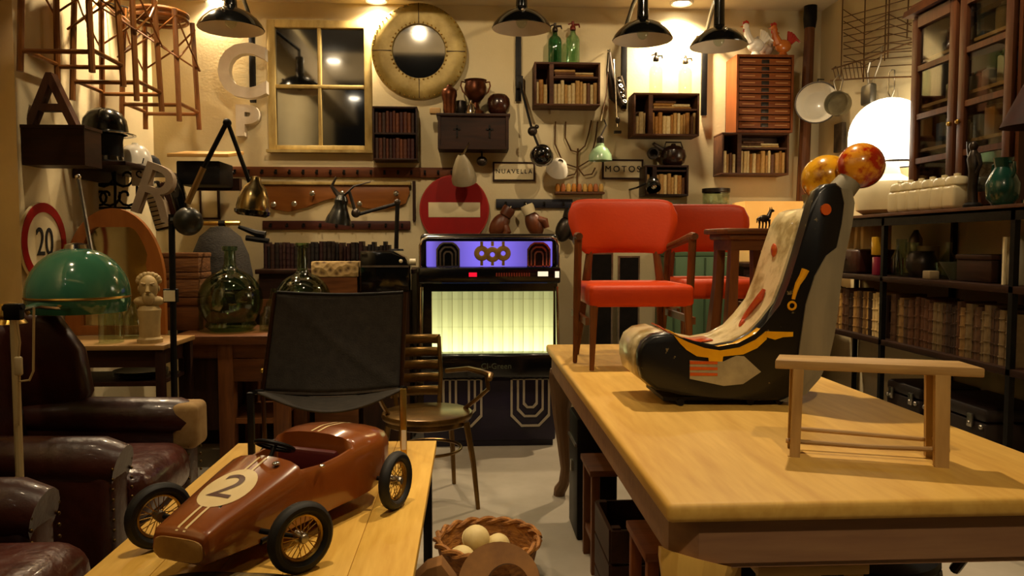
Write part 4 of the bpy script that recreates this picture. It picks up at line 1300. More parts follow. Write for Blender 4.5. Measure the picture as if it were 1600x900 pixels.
# shaped tan board
Yf = WY - .036
t = thing('shaped_coat_board', 'tan wooden wall board with scalloped foot and turned knobs', 'coat rack', (0, Yf, 0))
def wp(px, py, Y): p = aty(px, py, Y); return (p.x, p.z)
op = [(412, 289), (638, 289), (640, 300), (634, 318), (610, 326), (580, 327), (556, 322), (530, 312), (520, 308), (505, 312), (480, 324), (450, 331), (425, 327), (412, 316)]
b = MB(); b.prism([wp(x, y, Yf) for x, y in op], .03, TR(0, .032, 0, PI / 2, 0, 0), b=.006); b.build('board', mat('tan_polished_wood', '#7a4618', '#98602a', .4, scale=5, stretch=(.15, 1, 1), kind='wood', bump=.05), t)
x0, x1 = wp(412, 286, Yf)[0], wp(640, 286, Yf)[0]; zz_ = wp(500, 286.5, Yf)[1]
b = MB(); b.box((x0 + x1) / 2, .005, zz_, x1 - x0 + .02, .05, .022, b=.003); b.build('top_ledge', m_wf, t)
b = MB(); p0 = wp(645, 345, Yf); p1 = wp(645, 283, Yf); b.box(p0[0] + .01, .012, (p0[1] + p1[1]) / 2, .02, .04, p1[1] - p0[1]); b.build('end_batten', WAL('Z'), t)
for px, py in ((430, 320), (462, 319), (490, 303), (536, 303), (563, 319), (620, 303)):
    p = wp(px, py, Yf); b = MB(); b.lathe([(.008, 0), (.008, .03), (.018, .04), (.02, .052), (.012, .06), (0, .062)], 14, TR(p[0], 0, p[1], PI / 2, 0, 0)); b.build('knob', m_steel, t)

# no entry sign (leans on the wall behind the jukebox)
c = aty(710, 328, WY - .03); r = 53 * WY / F
t = thing('no_entry_sign', 'round red no entry road sign with a cream bar behind the jukebox', 'sign', c, 0, None, (PI / 2, 0, 0))
b = MB(); b.lathe([(0, 0), (r, 0), (r, .012), (r * .985, .016), (0, .016)], 56); b.build('disc', m_signred, t)
b = MB(); b.box(0, 0, .0175, r * 1.5, r * .43, .004, b=.001); b.build('bar', m_signwhite, t)
b = MB(); b.torus(r * .99, .006, TR(0, 0, .012), 56, 6); b.build('rim', mat('sign_edge', '#a53022', rough=.4), t)

# framed lettered plates
def plate(px, text, label, size, sx=1):
    Yf = WY - .02
    cx, cz, w, h = rect(*px, Yf)
    t = thing('lettered_sign', label, 'sign', (cx, Yf, cz))
    b = MB(); b.box(0, .009, 0, w - .01, .014, h - .01); b.build('plate', m_signwhite, t)
    b = MB(); o = [(-w / 2, -h / 2), (w / 2, -h / 2), (w / 2, h / 2), (-w / 2, h / 2)]; f = .012
    b.band(o, [(x * (1 - 2 * f / w), y * (1 - 2 * f / h)) for x, y in o], .022, TR(0, .018, 0, PI / 2, 0, 0)); b.build('frame', WAL('X'), t, 0)
    b = MB(); b.text(text, size, .004, TR(0, 0, 0.0, PI / 2, 0, 0), sx, 0, 1.35); b.build('lettering', m_ink, t, 0)
plate((770, 253, 836, 283), 'NUAVELLA', 'small framed plate with tiny dark lettering above the blue coat rack', .044, 1.0)
plate((941, 249, 1005, 280), 'MOTOS', 'small framed plate with larger dark capital letters beside the green lamp', .064, 1.0)

# jointed black lamp arm with round head
def jlamp(name, label, pts_px, Y0, m_arm, head=None, r=.009, base=True):
    p = [aty(x, y, Y) for x, y, Y in pts_px]
    t = thing(name, label, 'lamp', p[0])
    q = [v - p[0] for v in p]
    for a, c in zip(q, q[1:]):
        b = MB(); b.tube([a, c], r, 8); b.build('arm', m_arm, t)
    for a in q[1:-1]:
        b = MB(); b.sphere(a, r * 2.2, n=12, m=8); b.build('joint', m_blackm, t)
    if base:
        b = MB(); b.box(0, (WY - p[0].y) / 2, 0, .05, WY - p[0].y - .004, .09, b=.004); b.build('wall_mount', m_blackm, t)
    return t, q
t, q = jlamp('jointed_wall_lamp', 'black jointed wall lamp with a round ball head over the lettered plate', [(812, 128, WY - .06), (832, 205, WY - .2), (846, 240, WY - .24)], 0, m_blackm)
b = MB(); b.sphere(q[-1] + V((0, -.02, -.01)), .075, n=28, m=18); b.build('ball_head', m_black, t)
b = MB(); b.torus(.078, .006, Matrix.Translation(q[-1] + V((0, -.02, -.02))) @ Euler((1.2, 0, 0)).to_matrix().to_4x4(), 32, 6); b.build('rim', m_chrome, t)
b = MB(); b.sphere(q[1], .035, n=14, m=10); b.sphere(q[1] + V((.03, -.01, .03)), .016, n=10, m=8); b.build('clutch', m_pewter, t)
# white shade beside it
c = aty(872, 262, WY - .1)
t = thing('white_lamp_shade', 'small white enamel wall shade beside the black ball lamp', 'lamp', c)
M = TR(0, 0, 0, .9, .3, 0)
b = MB(); b.lathe([(.02, .07), (.05, .05), (.085, -.03), (.08, -.035), (.04, .04), (0, .055)], 22, M); b.build('shade', m_enamel, t)
b = MB(); b.tube([(0, 0, .05), (0, .06, .06), (0, .095, .06)], .008); b.build('wall_mount', m_brass, t)
# wire candelabra
t = thing('wire_candelabra', 'branching rusty wire candelabra on the wall under the siphon crate', 'candelabra', (0, WY - .03, 0))
m_rust = mat('rusty_wire', '#4d3316', '#6b4a24', .7, .4, scale=20)
def wl(px): return [(aty(x, y, WY - .03).x, 0, aty(x, y, WY - .03).z) for x, y in px]
b = MB(); b.tube(wl([(902, 300), (902, 245), (903, 232)]), .007, 6); b.build('stem', m_rust, t)
for k, pp in enumerate(([(868, 190), (867, 225), (880, 255), (902, 262), (922, 250), (930, 220), (934, 190)], [(884, 190), (883, 215), (892, 235), (903, 238), (914, 228), (920, 208), (924, 188)], [(862, 270), (880, 277), (898, 272), (903, 262)], [(930, 262), (925, 272), (912, 274), (903, 262)])):
    b = MB(); b.tube(wl(pp), .0055, 6); b.build('branch', m_rust, t)
# crate of pale toys: wire rack with ochre beads on wall shelf
Yf = WY - .1
cx, cz, w, h = rect(868, 286, 945, 303, Yf)
t = thing('bead_rack', 'small ochre beaded rack on the wall beside the red chair', 'rack', (cx, Yf, cz - h / 2))
b = MB(); b.box(0, .05, .008, w, .1, .016, b=.002); b.build('ledge', CRATE('X'), t)
for k in range(9):
    b = MB(); b.lathe([(0, .016), (.016, .02), (.019, .05), (.012, .075), (0, .08)], 12, TR(-w / 2 + w * (k + .5) / 9, .04, 0)); b.build('bead', mat('ochre_glaze_%d' % (k % 3), ('#b5741c', '#a8602c', '#c49a4a')[k % 3], rough=.4), t)
# green glass lamp shade on rod
c = aty(938, 238, WY - .2)
t = thing('green_glass_lamp', 'small pale green glass wall lamp below the hanging bundle', 'lamp', c)
b = MB(); b.lathe([(.085, -.06), (.082, -.02), (.06, .02), (.03, .045), (.024, .07), (.02, .07), (.028, .04), (.056, .016), (.078, -.02), (.081, -.06)], 24); b.build('shade', mat('pale_green_opal_glass', '#a9c9a2', '#8fb58c', .2, scale=6, coat=.5), t)
b = MB(); b.lathe([(0, .06), (.026, .06), (.026, .10), (.012, .115), (0, .118)], 14); b.tube([(0, 0, .11), (.05, .05, .20), (.06, .19, .26)], .006); b.build('wall_mount', m_pewter, t)
b = MB(); b.sphere((0, 0, 0), .03); b.build('bulb', m_glass, t)
# hanging bundle: dark skates with chrome rods
t = thing('hanging_bundle', 'dark old instrument bundle with two thin chrome rods beside the siphon crate', 'wall ornament', (0, WY - .06, 0))
def wv(px, py, dy=0): p = aty(px, py, WY - .06); return V((p.x, dy, p.z))
b = MB(); b.tube([wv(952, 82), wv(953, 110), wv(960, 150), wv(972, 165)], [.012, .03, .045, .02], 12)
b.tube([wv(968, 120), wv(974, 140), wv(977, 165)], [.02, .022, .01], 10); b.build('body', m_pewter, t)
b = MB(); b.tube([wv(952, 78, -.02), wv(946, 150, -.03), wv(938, 190, -.03)], .005); b.tube([wv(958, 95, -.04), wv(963, 200, -.05)], .007); b.build('rod', m_chrome, t)
b = MB(); b.sphere(wv(963, 190, -.05), .016, (1, 1, 1.6)); b.box(*wv(963, 208, -.05), .05, .03, .018); b.build('foot', m_pewter, t)
for k in range(5):
    b = MB(); b.torus(.014, .004, Matrix.Translation(wv(966 + k * 2, 128 + k * 8, -.045)) @ Euler((k, .6, 0)).to_matrix().to_4x4(), 14, 6); b.build('ring', m_steel, t)
b = MB(); b.tube([wv(952, 80), wv(952, 76, .05)], .005); b.build('wall_hook', m_blackm, t)
# small price card under crate 1
c = aty(867, 172, WY - .01); b = MB(); b.box(0, 0, 0, .065, .006, .06); tag(b.build('wall_card', m_signwhite, None, 0, loc=c), 'small blank cream card on the wall under the siphon crate', 'card')
# ladder like drawing (wire trellis) under it
# dark kettle and small pan above the little crate
c = aty(1052, 237, WY - .11)
t = thing('dark_kettle', 'round dark iron kettle on the small dark crate', 'kettle', (c.x, WY - .11, cr4[2] + cr4[4] / 2))
b = MB(); b.lathe([(0, 0), (.05, 0), (.08, .025), (.095, .07), (.085, .115), (.05, .145), (.02, .152), (.015, .165), (0, .168)], 26); b.build('body', mat('dark_iron_glaze', '#1c100c', '#2b1710', .25, scale=4, coat=.3), t)
b = MB(); b.tube([(-.08, 0, .12), (-.13, 0, .15), (-.15, 0, .17)], [.02, .014, .011], 10); b.build('spout', m_pewter, t)
b = MB(); b.tube([(-.07, 0, .13), (-.055, 0, .175), (.055, 0, .175), (.07, 0, .13)], .006); b.build('handle', m_pewter, t)
c = aty(1020, 240, WY - .1)
b = MB(); b.lathe([(0, -.03), (.035, -.03), (.045, .0), (.042, .03), (.03, .03), (.03, -.02), (0, -.022)], 20, TR(0, 0, 0, PI / 2, 0, 0)); b.tube([(0, .03, 0), (0, .095, 0)], .008)
tag(b.build('wall_lamp_cup', m_pewter, None, 50, loc=c), 'small dark lamp cup on the wall beside the kettle', 'lamp')
c = aty(1021, 292, cr4[1] - .09)
t = thing('dark_spot_lamp', 'small dark spotlight with a shiny bulb in front of the small dark crate', 'lamp', c)
b = MB(); b.lathe([(.05, -.02), (.055, 0), (.045, .05), (.02, .08), (0, .085)], 20, TR(0, 0, 0, -.6, 0, 0)); b.build('shade', m_black, t)
b = MB(); b.sphere((0, -.01, .01), .026); b.build('bulb', m_chrome, t)
b = MB(); b.tube([(0, .04, .05), (-.06, .05, .02), (-.10, .08, .0), (-.11, WY - c.y, 0)], .007); b.build('wall_mount', m_blackm, t)

# boxing gloves hanging from the blue rack
m_glove = mat('worn_brown_glove_leather', '#4a2412', '#6e3a1c', .4, scale=6, bump=.2)
def glove(px, py, rot, m_, label, cuff=True):
    c = aty(px, py, WY - .09)
    t = thing('boxing_glove', label, 'boxing glove', c, 0, None, (0, rot, 0))
    b = MB(); b.sphere((0, 0, 0), .075, (.85, .7, 1.3), 22, 14); b.build('mitt', m_, t)
    b = MB(); b.tube([(.04, -.02, .02), (.075, -.03, -.01), (.07, -.03, -.06)], [.026, .03, .02], 12); b.build('thumb', m_, t)
    b = MB(); b.lathe([(.045, .08), (.05, .13), (.045, .15), (.035, .15), (.035, .09)], 18); b.build('cuff', m_signwhite if cuff else m_, t)
    b = MB(); b.tube([(0, 0, .13), (.003, .01, .165)], .003, 6); b.build('hanging_lace', m_signwhite, t)
glove(780, 352, .55, m_glove, 'brown leather boxing glove hung beside the no entry sign', False)
glove(835, 350, -.4, m_glove, 'brown leather boxing glove with a pale cuff above the jukebox middle')
glove(882, 358, .35, m_pewter, 'dark leather boxing glove partly behind the red chair', False)

# picture frame wire jar near drawer cabinet
c = aty(1122, 310, WY - .25)
t = thing('glass_jar', 'wide glass jar with a metal lid behind the red chairs', 'jar', (c.x, WY - .2, aty(1122, 322, WY - .2).z))
b = MB(); b.lathe([(0, 0), (.085, 0), (.095, .02), (.095, .1), (.09, .1), (.088, .02), (0, .006)], 24); b.build('body', m_glass, t)
b = MB(); b.lathe([(.096, .095), (.1, .1), (.1, .125), (0, .128)], 24); b.build('lid', m_pewter, t)
jz_ = aty(1122, 322, WY - .2).z
b = MB(); b.box(0, 0, -.012, .5, .3, .024); tag(b.build('wall_shelf', CRATE('X'), None, 30, loc=(c.x - .05, WY - .155, jz_)), 'plain wooden wall shelf holding the wide glass jar', 'shelf')

# tall pole in the corner
p0, p1 = aty(1254, 300, WY - .12), aty(1267, 3, WY - .12)
t = thing('tall_pole', 'tall weathered wooden pole with a dark iron sleeve in the room corner', 'pole', (p0.x, p0.y, 0))
q = p1 - V((p0.x, p0.y, 0))
b = MB(); dx = (p1.x - p0.x) / (p1.z - p0.z)
def pp(z): return V((dx * (z - p0.z), 0, z))
b.tube([pp(0), pp(1.3), pp(p1.z - .02)], [.05, .045, .035], 10); b.build('shaft', wood('weathered_pole_wood', '#4a2a14', '#7a4a24', 'Z', .6, 4, .2), t)
b = MB(); b.tube([pp(aty(1265, 44, WY - .12).z), pp(aty(1265, 30, WY - .12).z), pp(p1.z - .01)], [.04, .048, .046], 12); b.build('sleeve', m_blackm, t)
# ================================================================== RIGHT WALL
SXF = 2.20                       # front plane of the open shelf
ys_far, ys_near = 5.05, 2.75
SD = RX - SXF - .005
zb = {'top': 1.465, 'two': 1.13, 'books': .79, 'low': .30}
sh = thing('iron_shelving', 'long iron framed shelving with brown boards holding the old books', 'shelf', (SXF, ys_near, 0))
SL = ys_far - ys_near
for k, z in zb.items():
    b = MB(); b.box(SD / 2, SL / 2, z - .015, SD, SL, .03, b=.003); b.build('board', WAL('Y') if k != 'top' else wood('brown_shelf_board', '#3f2413', '#5f3a20', 'Y'), sh)
for y in (.02, atx(1577, 500, SXF).y - ys_near, atx(1378, 400, SXF).y - ys_near, SL - .02):
    for x in (.012, SD - .02):
        b = MB(); b.box(x, y, .725, .024, .026, 1.45); b.build('upright', m_blackm, sh)
b = MB(); b.box(.008, SL / 2, 1.425, .016, SL, .05); b.build('front_rail', m_blackm, sh)

def books_y(y0, y1, xf, z, h, d, pool, label, group, wr=(.02, .045), hv=.2):
    y = y0
    while y < y1 - wr[0]:
        w = min(R.uniform(*wr), y1 - y)
        one_book(R.choice(pool), (xf + R.uniform(0, .015), y + w / 2, z), w * .97, d, h * (1 - R.random() * hv), (0, 0, -PI / 2), label, group)
        y += w
yu1 = atx(1577, 500, SXF).y; yu2 = atx(1378, 400, SXF).y
books_y(yu1 + .03, yu2 - .03, SXF + .03, zb['books'], .25, .19, B_mix, 'worn brown spined book in the long row beneath the glassware shelf', 'long row of books on the wall shelving', hv=.14)
books_y(yu2 + .03, ys_far - .06, SXF + .03, zb['books'], .25, .19, B_pale[:3] + B_mix, 'pale brown spined book in the far shelf row beside the painted figure', 'pale books beside the painted figure', hv=.14)
# low trunks
def trunk(y, label, L=.5, h=.28):
    t = thing('leather_chest', label, 'trunk', (SXF + .04, y, zb['low'] + .0015))
    b = MB(); b.box(.17, L / 2, h * .38, .33, L, h * .76, b=.012); b.build('body', mat('dark_trunk_leather', '#160c08', '#24140d', .5, scale=6, bump=.1), t)
    b = MB(); b.box(.17, L / 2, h * .88, .335, L + .005, h * .22, b=.02); b.build('lid', mat('dark_trunk_leather', '#160c08'), t)
    for q in (.2, .8):
        b = MB(); b.box(-.003, L * q, h * .76, .012, .035, .06, b=.003); b.sphere((-.008, L * q, h * .72), .009, n=8, m=6); b.build('clasp', m_steel, t)
    b = MB()
    for yy in (.02, L - .02):
        for zz_ in (.03, h * .7): b.sphere((.0, yy, zz_), .012, n=8, m=6)
    b.build('corner_stud', m_steel, t)
trunk(3.15 + .05, 'dark leather trunk on the lowest shelf near the bench end', .46)
trunk(3.70, 'dark leather trunk on the lowest shelf beside the iron upright', .30)

# things on the second board: bottles, glasses, siphon pot, box
z2 = zb['two'] + .0015
def sh_pt(px, dx): return atx(px, 410, SXF + dx)
def vessel(name, label, cat, px, dx, prof, m_, z=None, n=18, zt=None):
    p = sh_pt(px, dx)
    b = MB(); b.lathe(prof, n)
    return tag(b.build(name, m_, None, 50, loc=(SXF + dx, p.y, z2 if z is None else z)), label, cat)
GL = lambda r, h: [(0, 0), (r, 0), (r, h * .6), (r * .5, h * .8), (r * .4, h), (r * .32, h), (r * .42, h * .78), (r * .9, h * .58), (r * .9, .008), (0, .008)]
TM = lambda r, h: [(0, 0), (r * .8, 0), (r, h), (r * .94, h), (r * .74, .01), (0, .01)]
vessel('glass_bottle', 'clear glass bottle on the shelf next to the dark round pot', 'bottle', 1402, .10, GL(.03, .16), m_glass)
vessel('drinking_glass', 'plain drinking glass on the shelf before the dark round pot', 'glass', 1415, .08, TM(.032, .10), m_glass)
vessel('tall_glass', 'tall drinking glass at the back of the glassware shelf', 'glass', 1408, .25, TM(.03, .2), m_glass)
vessel('stemmed_glass', 'stemmed glass behind the plain drinking glass', 'glass', 1424, .22, [(0, 0), (.035, 0), (.005, .01), (.005, .09), (.035, .13), (.036, .18), (.033, .18), (.03, .13), (0, .1)], m_glass)
vessel('dark_round_pot', 'dark shiny round pot among the glassware', 'pot', 1440, .12, [(0, 0), (.05, 0), (.075, .05), (.07, .1), (.055, .125), (.06, .135), (.05, .135), (.045, .12), (0, .1)], m_pewter)
vessel('steel_canister', 'bright steel canister behind the dark round pot', 'canister', 1430, .30, [(0, 0), (.035, 0), (.035, .2), (.02, .23), (.012, .25), (0, .25)], m_steel)
vessel('pale_mug', 'pale stoneware mug at the back of the glassware shelf', 'mug', 1450, .28, [(0, 0), (.05, 0), (.055, .16), (.05, .16), (.045, .01), (0, .01)], mat('pale_stoneware', '#8f8468', rough=.5))
vessel('glass_tumbler', 'squat glass tumbler between dark pot and shallow bowl', 'glass', 1472, .12, TM(.035, .08), m_glass)
vessel('round_flask', 'round bellied glass flask near the shallow bowl', 'bottle', 1482, .24, [(0, 0), (.04, 0), (.06, .05), (.04, .1), (.015, .13), (.015, .18), (.011, .18), (.011, .13), (.034, .096), (.052, .05), (.034, .008), (0, .008)], m_glass)
vessel('shallow_bowl', 'shallow grey green bowl with a brown rim on the glassware shelf', 'bowl', 1503, .14, [(0, 0), (.05, 0), (.06, .02), (.095, .08), (.10, .085), (.092, .085), (.055, .03), (0, .02)], mat('grey_green_glaze', '#4f5748', '#3f463a', .35, scale=6))
p = sh_pt(1455, .05); b = MB(); b.box(0, 0, .02, .05, .06, .04, b=.004); tag(b.build('small_card_box', mat('beige_card', '#8d7a58', rough=.8), None, 30, loc=(SXF + .05, p.y, z2)), 'small beige box in front of the dark round pot', 'box')
p = sh_pt(1551, .15)
t = thing('wooden_box', 'dark reddish wooden box at the end of the glassware shelf', 'box', (SXF + .16, p.y, z2))
b = MB(); b.box(0, 0, .05, .2, .24, .10, b=.006); b.build('body', WAL('Y'), t)
b = MB(); b.box(0, 0, .112, .21, .25, .024, b=.006); b.build('lid', WAL('Y'), t)
p = sh_pt(1569, .04); b = MB(); b.box(0, 0, .10, .05, .012, .20); tag(b.build('pale_card', m_signwhite, None, 0, loc=(SXF + .06, p.y, z2)), 'narrow pale card standing beside the iron upright', 'card')
vessel('pale_vase', 'pale stoneware vase beyond the iron upright', 'vase', 1592, .10, [(0, 0), (.05, 0), (.06, .06), (.05, .14), (.03, .17), (.035, .2), (.028, .2), (.02, .16), (0, .15)], mat('pale_stoneware', '#8f8468'))
# far bay: magazine papers, leather basket, coloured box
p = atx(1338, 362, SXF + .2)
for k, px in enumerate((1323, 1333, 1343, 1356, 1366)):
    pq = atx(px, 385, SXF + .14)
    b = MB(); b.box(0, 0, .08, .17, .03, .16, b=.002, rx=(.12 if k == 3 else 0)); tag(b.build('paper_folder', m_paper if k != 1 else m_signwhite, None, 30, loc=(SXF + .16, pq.y + .02, z2 + .142)), 'cream paper folder standing on the dark leather case', 'folder', 'cream folders on the dark leather case')
pq0, pq1 = atx(1368, 400, SXF + .1), atx(1305, 400, SXF + .1)
yl = min(pq1.y, ys_far - .08)
t = thing('leather_case', 'dark brown leather case under the cream folders on the shelf', 'case', (SXF + .16, (pq0.y + yl) / 2 + .02, z2))
b = MB(); b.box(0, 0, .07, .26, yl - pq0.y - .10, .14, b=.02, seg=3); b.build('body', m_leather, t)
b = MB(); b.tube([(-.135, -.06, .08), (-.15, -.04, .10), (-.15, .04, .10), (-.135, .06, .08)], .007); b.build('handle', m_leather, t)
for px, c_, lb in ((1371, '#b58a18', 'small yellow tin beside the cream folders'), (1373, '#7a1a34', 'small crimson tin below the yellow one')):
    z_ = z2 + (.11 if '#b5' in c_ else 0)
    pq = atx(px - 1, 400, SXF + .03)
    b = MB(); b.box(0, 0, .05, .05, .05, .10, b=.004); tag(b.build('small_tin', mat('tin_' + c_[1:], c_, rough=.35), None, 30, loc=(SXF + .035 - .0, pq.y + .0, z_)), lb, 'tin')

# top board: globe lamp
zt = zb['top'] + .0015
gc = atx(1389, 215, SXF + .2)
t = thing('globe_table_lamp', 'cream based table lamp with a large glowing white dome shade', 'lamp', (SXF + .2, gc.y, zt))
gr = 60 * gc.y / F
zg0 = aty(1385, 256, gc.y).z - zt; zg1 = aty(1385, 153, gc.y).z - zt
b = MB(); b.lathe([(0, zg0), (gr * .95, zg0), (gr, zg0 + .01), (gr, zg0 + (zg1 - zg0) * .35)] + [(gr * math.cos(a), zg0 + (zg1 - zg0) * .42 + (zg1 - zg0) * .58 * math.sin(a)) for a in [PI / 2 * k / 10 for k in range(10)]] + [(0, zg1)], 40); b.build('shade', m_globe, t)
b = MB(); b.lathe([(gr * .98, zg0 - .008), (gr * 1.02, zg0 - .004), (gr * 1.0, zg0 + .004)], 40); b.build('shade_rim', m_pewter, t)
b = MB(); b.lathe([(0, 0), (.12, 0), (.165, .03), (.175, .12), (.15, .19), (.07, .235), (.05, zg0), (0, zg0)], 32); b.build('base', m_cream, t)
# small glass tumbler beside
pq = atx(1322, 320, SXF + .1)
b = MB(); b.lathe(GL(.036, .2), 18); tag(b.build('glass_carafe', m_glass, None, 50, loc=(SXF + .1, min(pq.y, ys_far - .06), zt)), 'small clear glass carafe on the top board behind the painted heads', 'bottle')
# six cream jars
y0, y1 = atx(1411, 300, SXF + .09).y, atx(1500, 300, SXF + .09).y
jt = None
for k in range(6):
    y = y0 + (y1 - y0) * k / 5
    if jt is None:
        jt = thing('storage_jar', 'cream lidded ceramic jar in the close row before the glazed bookcase', 'jar', (SXF + .075, y, zt), 0, 'row of cream ceramic jars')
        b = MB(); b.box(0, 0, .055, .10, (y0 - y1) / 5 - .006, .11, b=.018, seg=3); b.build('body', m_cream, jt)
        b = MB(); b.lathe([(0, .108), (.042, .108), (.05, .115), (.05, .135), (.04, .15), (.015, .155), (.015, .165), (0, .168)], 20); b.build('lid', m_cream, jt)
    else:
        copy_tree(jt, (SXF + .075, y, zt))
# glazed bookcase
CXF = 2.36
yc1 = atx(1425, 150, CXF).y; yc0 = yc1 - .82
ch = atx(1424, 24, CXF).z - zt
t = thing('glazed_bookcase', 'tall brown bookcase with glazed lattice doors standing on the shelving', 'cabinet', (CXF, yc0, zt))
CD = RX - CXF - .006; CWd = yc1 - yc0
W_ = wood('brown_bookcase_wood', '#3d2112', '#63381c', 'Z', .45, 4, .06)
b = MB(); b.box(CD / 2, .011, ch / 2, CD, .022, ch); b.box(CD / 2, CWd - .011, ch / 2, CD, .022, ch); b.box(CD - .006, CWd / 2, ch / 2, .012, CWd, ch); b.box(CD / 2, CWd / 2, .012, CD, CWd - .04, .024); b.box(CD / 2, CWd / 2, ch - .012, CD, CWd - .04, .024)
b.box(.015, CWd / 2, ch / 2, .03, .03, ch - .05); b.build('carcass', W_, t)
b = MB(); b.prism([(-.05, 0), (-.04, .035), (-.015, .045), (0, .07), (.02, .07), (.02, 0)], CWd + .06, TR(0, CWd + .03, ch - .02, PI / 2, 0, 0)); b.build('cornice', W_, t, 0)
lv = []
for py in (80, 128, 160):
    lv.append(atx(1470, py, CXF).z - zt)
lv = [.33, .56, .80]
for z in lv:
    b = MB(); b.box(CD / 2 + .01, CWd / 2, z, CD - .03, CWd - .05, .016); b.build('shelf', wood('pale_shelf_edge', '#7d5b34', '#94703f', 'Y'), t)
for d_ in range(2):
    ya = .025 + d_ * (CWd / 2 - .012); yb = ya + CWd / 2 - .04
    wv_ = yb - ya
    b = MB(); f = .05
    b.box(-.012, ya + f / 2, ch / 2 - .01, .024, f, ch - .06, b=.003); b.box(-.012, yb - f / 2, ch / 2 - .01, .024, f, ch - .06, b=.003)
    b.box(-.012, (ya + yb) / 2, .045, .024, wv_ - 2 * f, .06); b.box(-.012, (ya + yb) / 2, ch - .065, .024, wv_ - 2 * f, .06)
    door = b.build('door', W_, t)
    for z in (.27, .50, .75):
        b = MB(); b.box(-.012, (ya + yb) / 2, z, .016, wv_ - 2 * f, .028); b.build('glazing_bar', W_, door)
    b = MB(); b.box(-.006, (ya + yb) / 2, ch / 2 - .01, .003, wv_ - 2 * f + .01, ch - .15); b.build('glass_pane', m_lens, door, 0)
    b = MB(); b.sphere((-.032, (yb - .02) if d_ == 0 else ya + .02, .42), .012, n=10, m=8); b.build('knob', m_brass, door)
# contents of the bookcase
mm = [mat('tin_teal', '#2f5a5c', rough=.4), mat('tin_amber', '#8a5a22', rough=.4), mat('tin_ivory', '#a89a78', rough=.5), mat('tin_blue', '#26364a', rough=.4), mat('tin_rust', '#6b2f1a', rough=.45), mat('tin_grey', '#6a6458', rough=.4)]
for lvl, z in enumerate([.0255] + [q + .0095 for q in lv]):
    y = yc0 + .07
    while y < yc1 - .135:
        w = R.uniform(.05, .09); h = R.uniform(.10, .17) if lvl else R.uniform(.12, .2)
        mt = R.choice(mm)
        b = MB()
        if R.random() < .55:
            b.lathe([(0, 0), (w * .45, 0), (w * .45, h * .8), (w * .2, h * .92), (w * .2, h), (0, h)], 14); nm, cat = 'storage_tin', 'tin'
        else:
            b.box(0, 0, h / 2, .1, w * .9, h, b=.004); nm, cat = 'storage_tin', 'tin'
        o = b.build(nm, mt, None, 40, loc=(CXF + .12, y + w / 2, zt + z))
        tag(o, 'old coloured tin or bottle kept behind the bookcase glass', cat, 'tins and bottles behind the bookcase glass')
        y += w + R.uniform(.004, .03)
# green vase, dark figure, dark red lamp on the near end of the board
def on_top(px, dx): return atx(px, 270, SXF + dx).y
y = on_top(1566, .055)
t = thing('green_vase', 'dark green glazed vase with two handles near the dark red lampshade', 'vase', (SXF + .06, y, zt))
b = MB(); b.lathe([(0, 0), (.04, 0), (.062, .03), (.066, .09), (.05, .13), (.032, .16), (.04, .2), (.034, .2), (.026, .16), (0, .14)], 24); b.build('body', mat('dark_green_glaze', '#153a30', '#1f4f40', .2, scale=6, coat=.5), t)
for s in (-1, 1):
    b = MB(); b.tube([(0, s * .034, .18), (0, s * .065, .175), (0, s * .068, .14), (0, s * .055, .115)], .007, 8); b.build('handle', mat('dark_green_glaze', '#153a30'), t)
y = on_top(1533, .1)
t = thing('dark_statuette', 'slender dark bronze statuette standing between cream jars and green vase', 'statuette', (SXF + .065, y, zt))
b = MB(); b.tube([(0, 0, .02), (0, .005, .1), (.0, -.004, .16), (0, .0, .22), (0, .004, .255)], [.022, .02, .022, .03, .014], 12); b.sphere((0, .006, .275), .019, (1, 1, 1.25)); b.tube([(0, -.025, .235), (0, -.045, .19), (-.01, -.035, .15)], [.012, .009, .008], 8); b.tube([(0, .028, .235), (0, .04, .27), (0, .045, .30)], [.012, .009, .007], 8); b.build('body', m_pewter, t)
b = MB(); b.lathe([(0, 0), (.04, 0), (.04, .012), (.028, .022), (0, .024)], 18); b.build('base', m_blackm, t)
y = on_top(1626, .12)
t = thing('dark_red_lamp', 'table lamp with a dark red cone shade at the frame edge', 'lamp', (SXF + .1, y, zt))
zs0 = atx(1595, 203, SXF + .1).z - zt; zs1 = atx(1595, 135, SXF + .1).z - zt
b = MB(); b.lathe([(.135, zs0), (.05, zs1), (.045, zs1), (.13, zs0)], 28); b.build('shade', mat('dark_red_shade', '#2a0c0a', '#3a100d', .7, scale=20), t)
b = MB(); b.lathe([(0, 0), (.045, 0), (.045, .015), (.02, .03), (.016, zs0 * .5), (.024, zs0 * .7), (.012, zs0), (.012, zs1 - .02), (.05, zs1 - .01), (.05, zs1 - .004), (0, zs1 - .004)], 20); b.build('base', m_chrome, t)

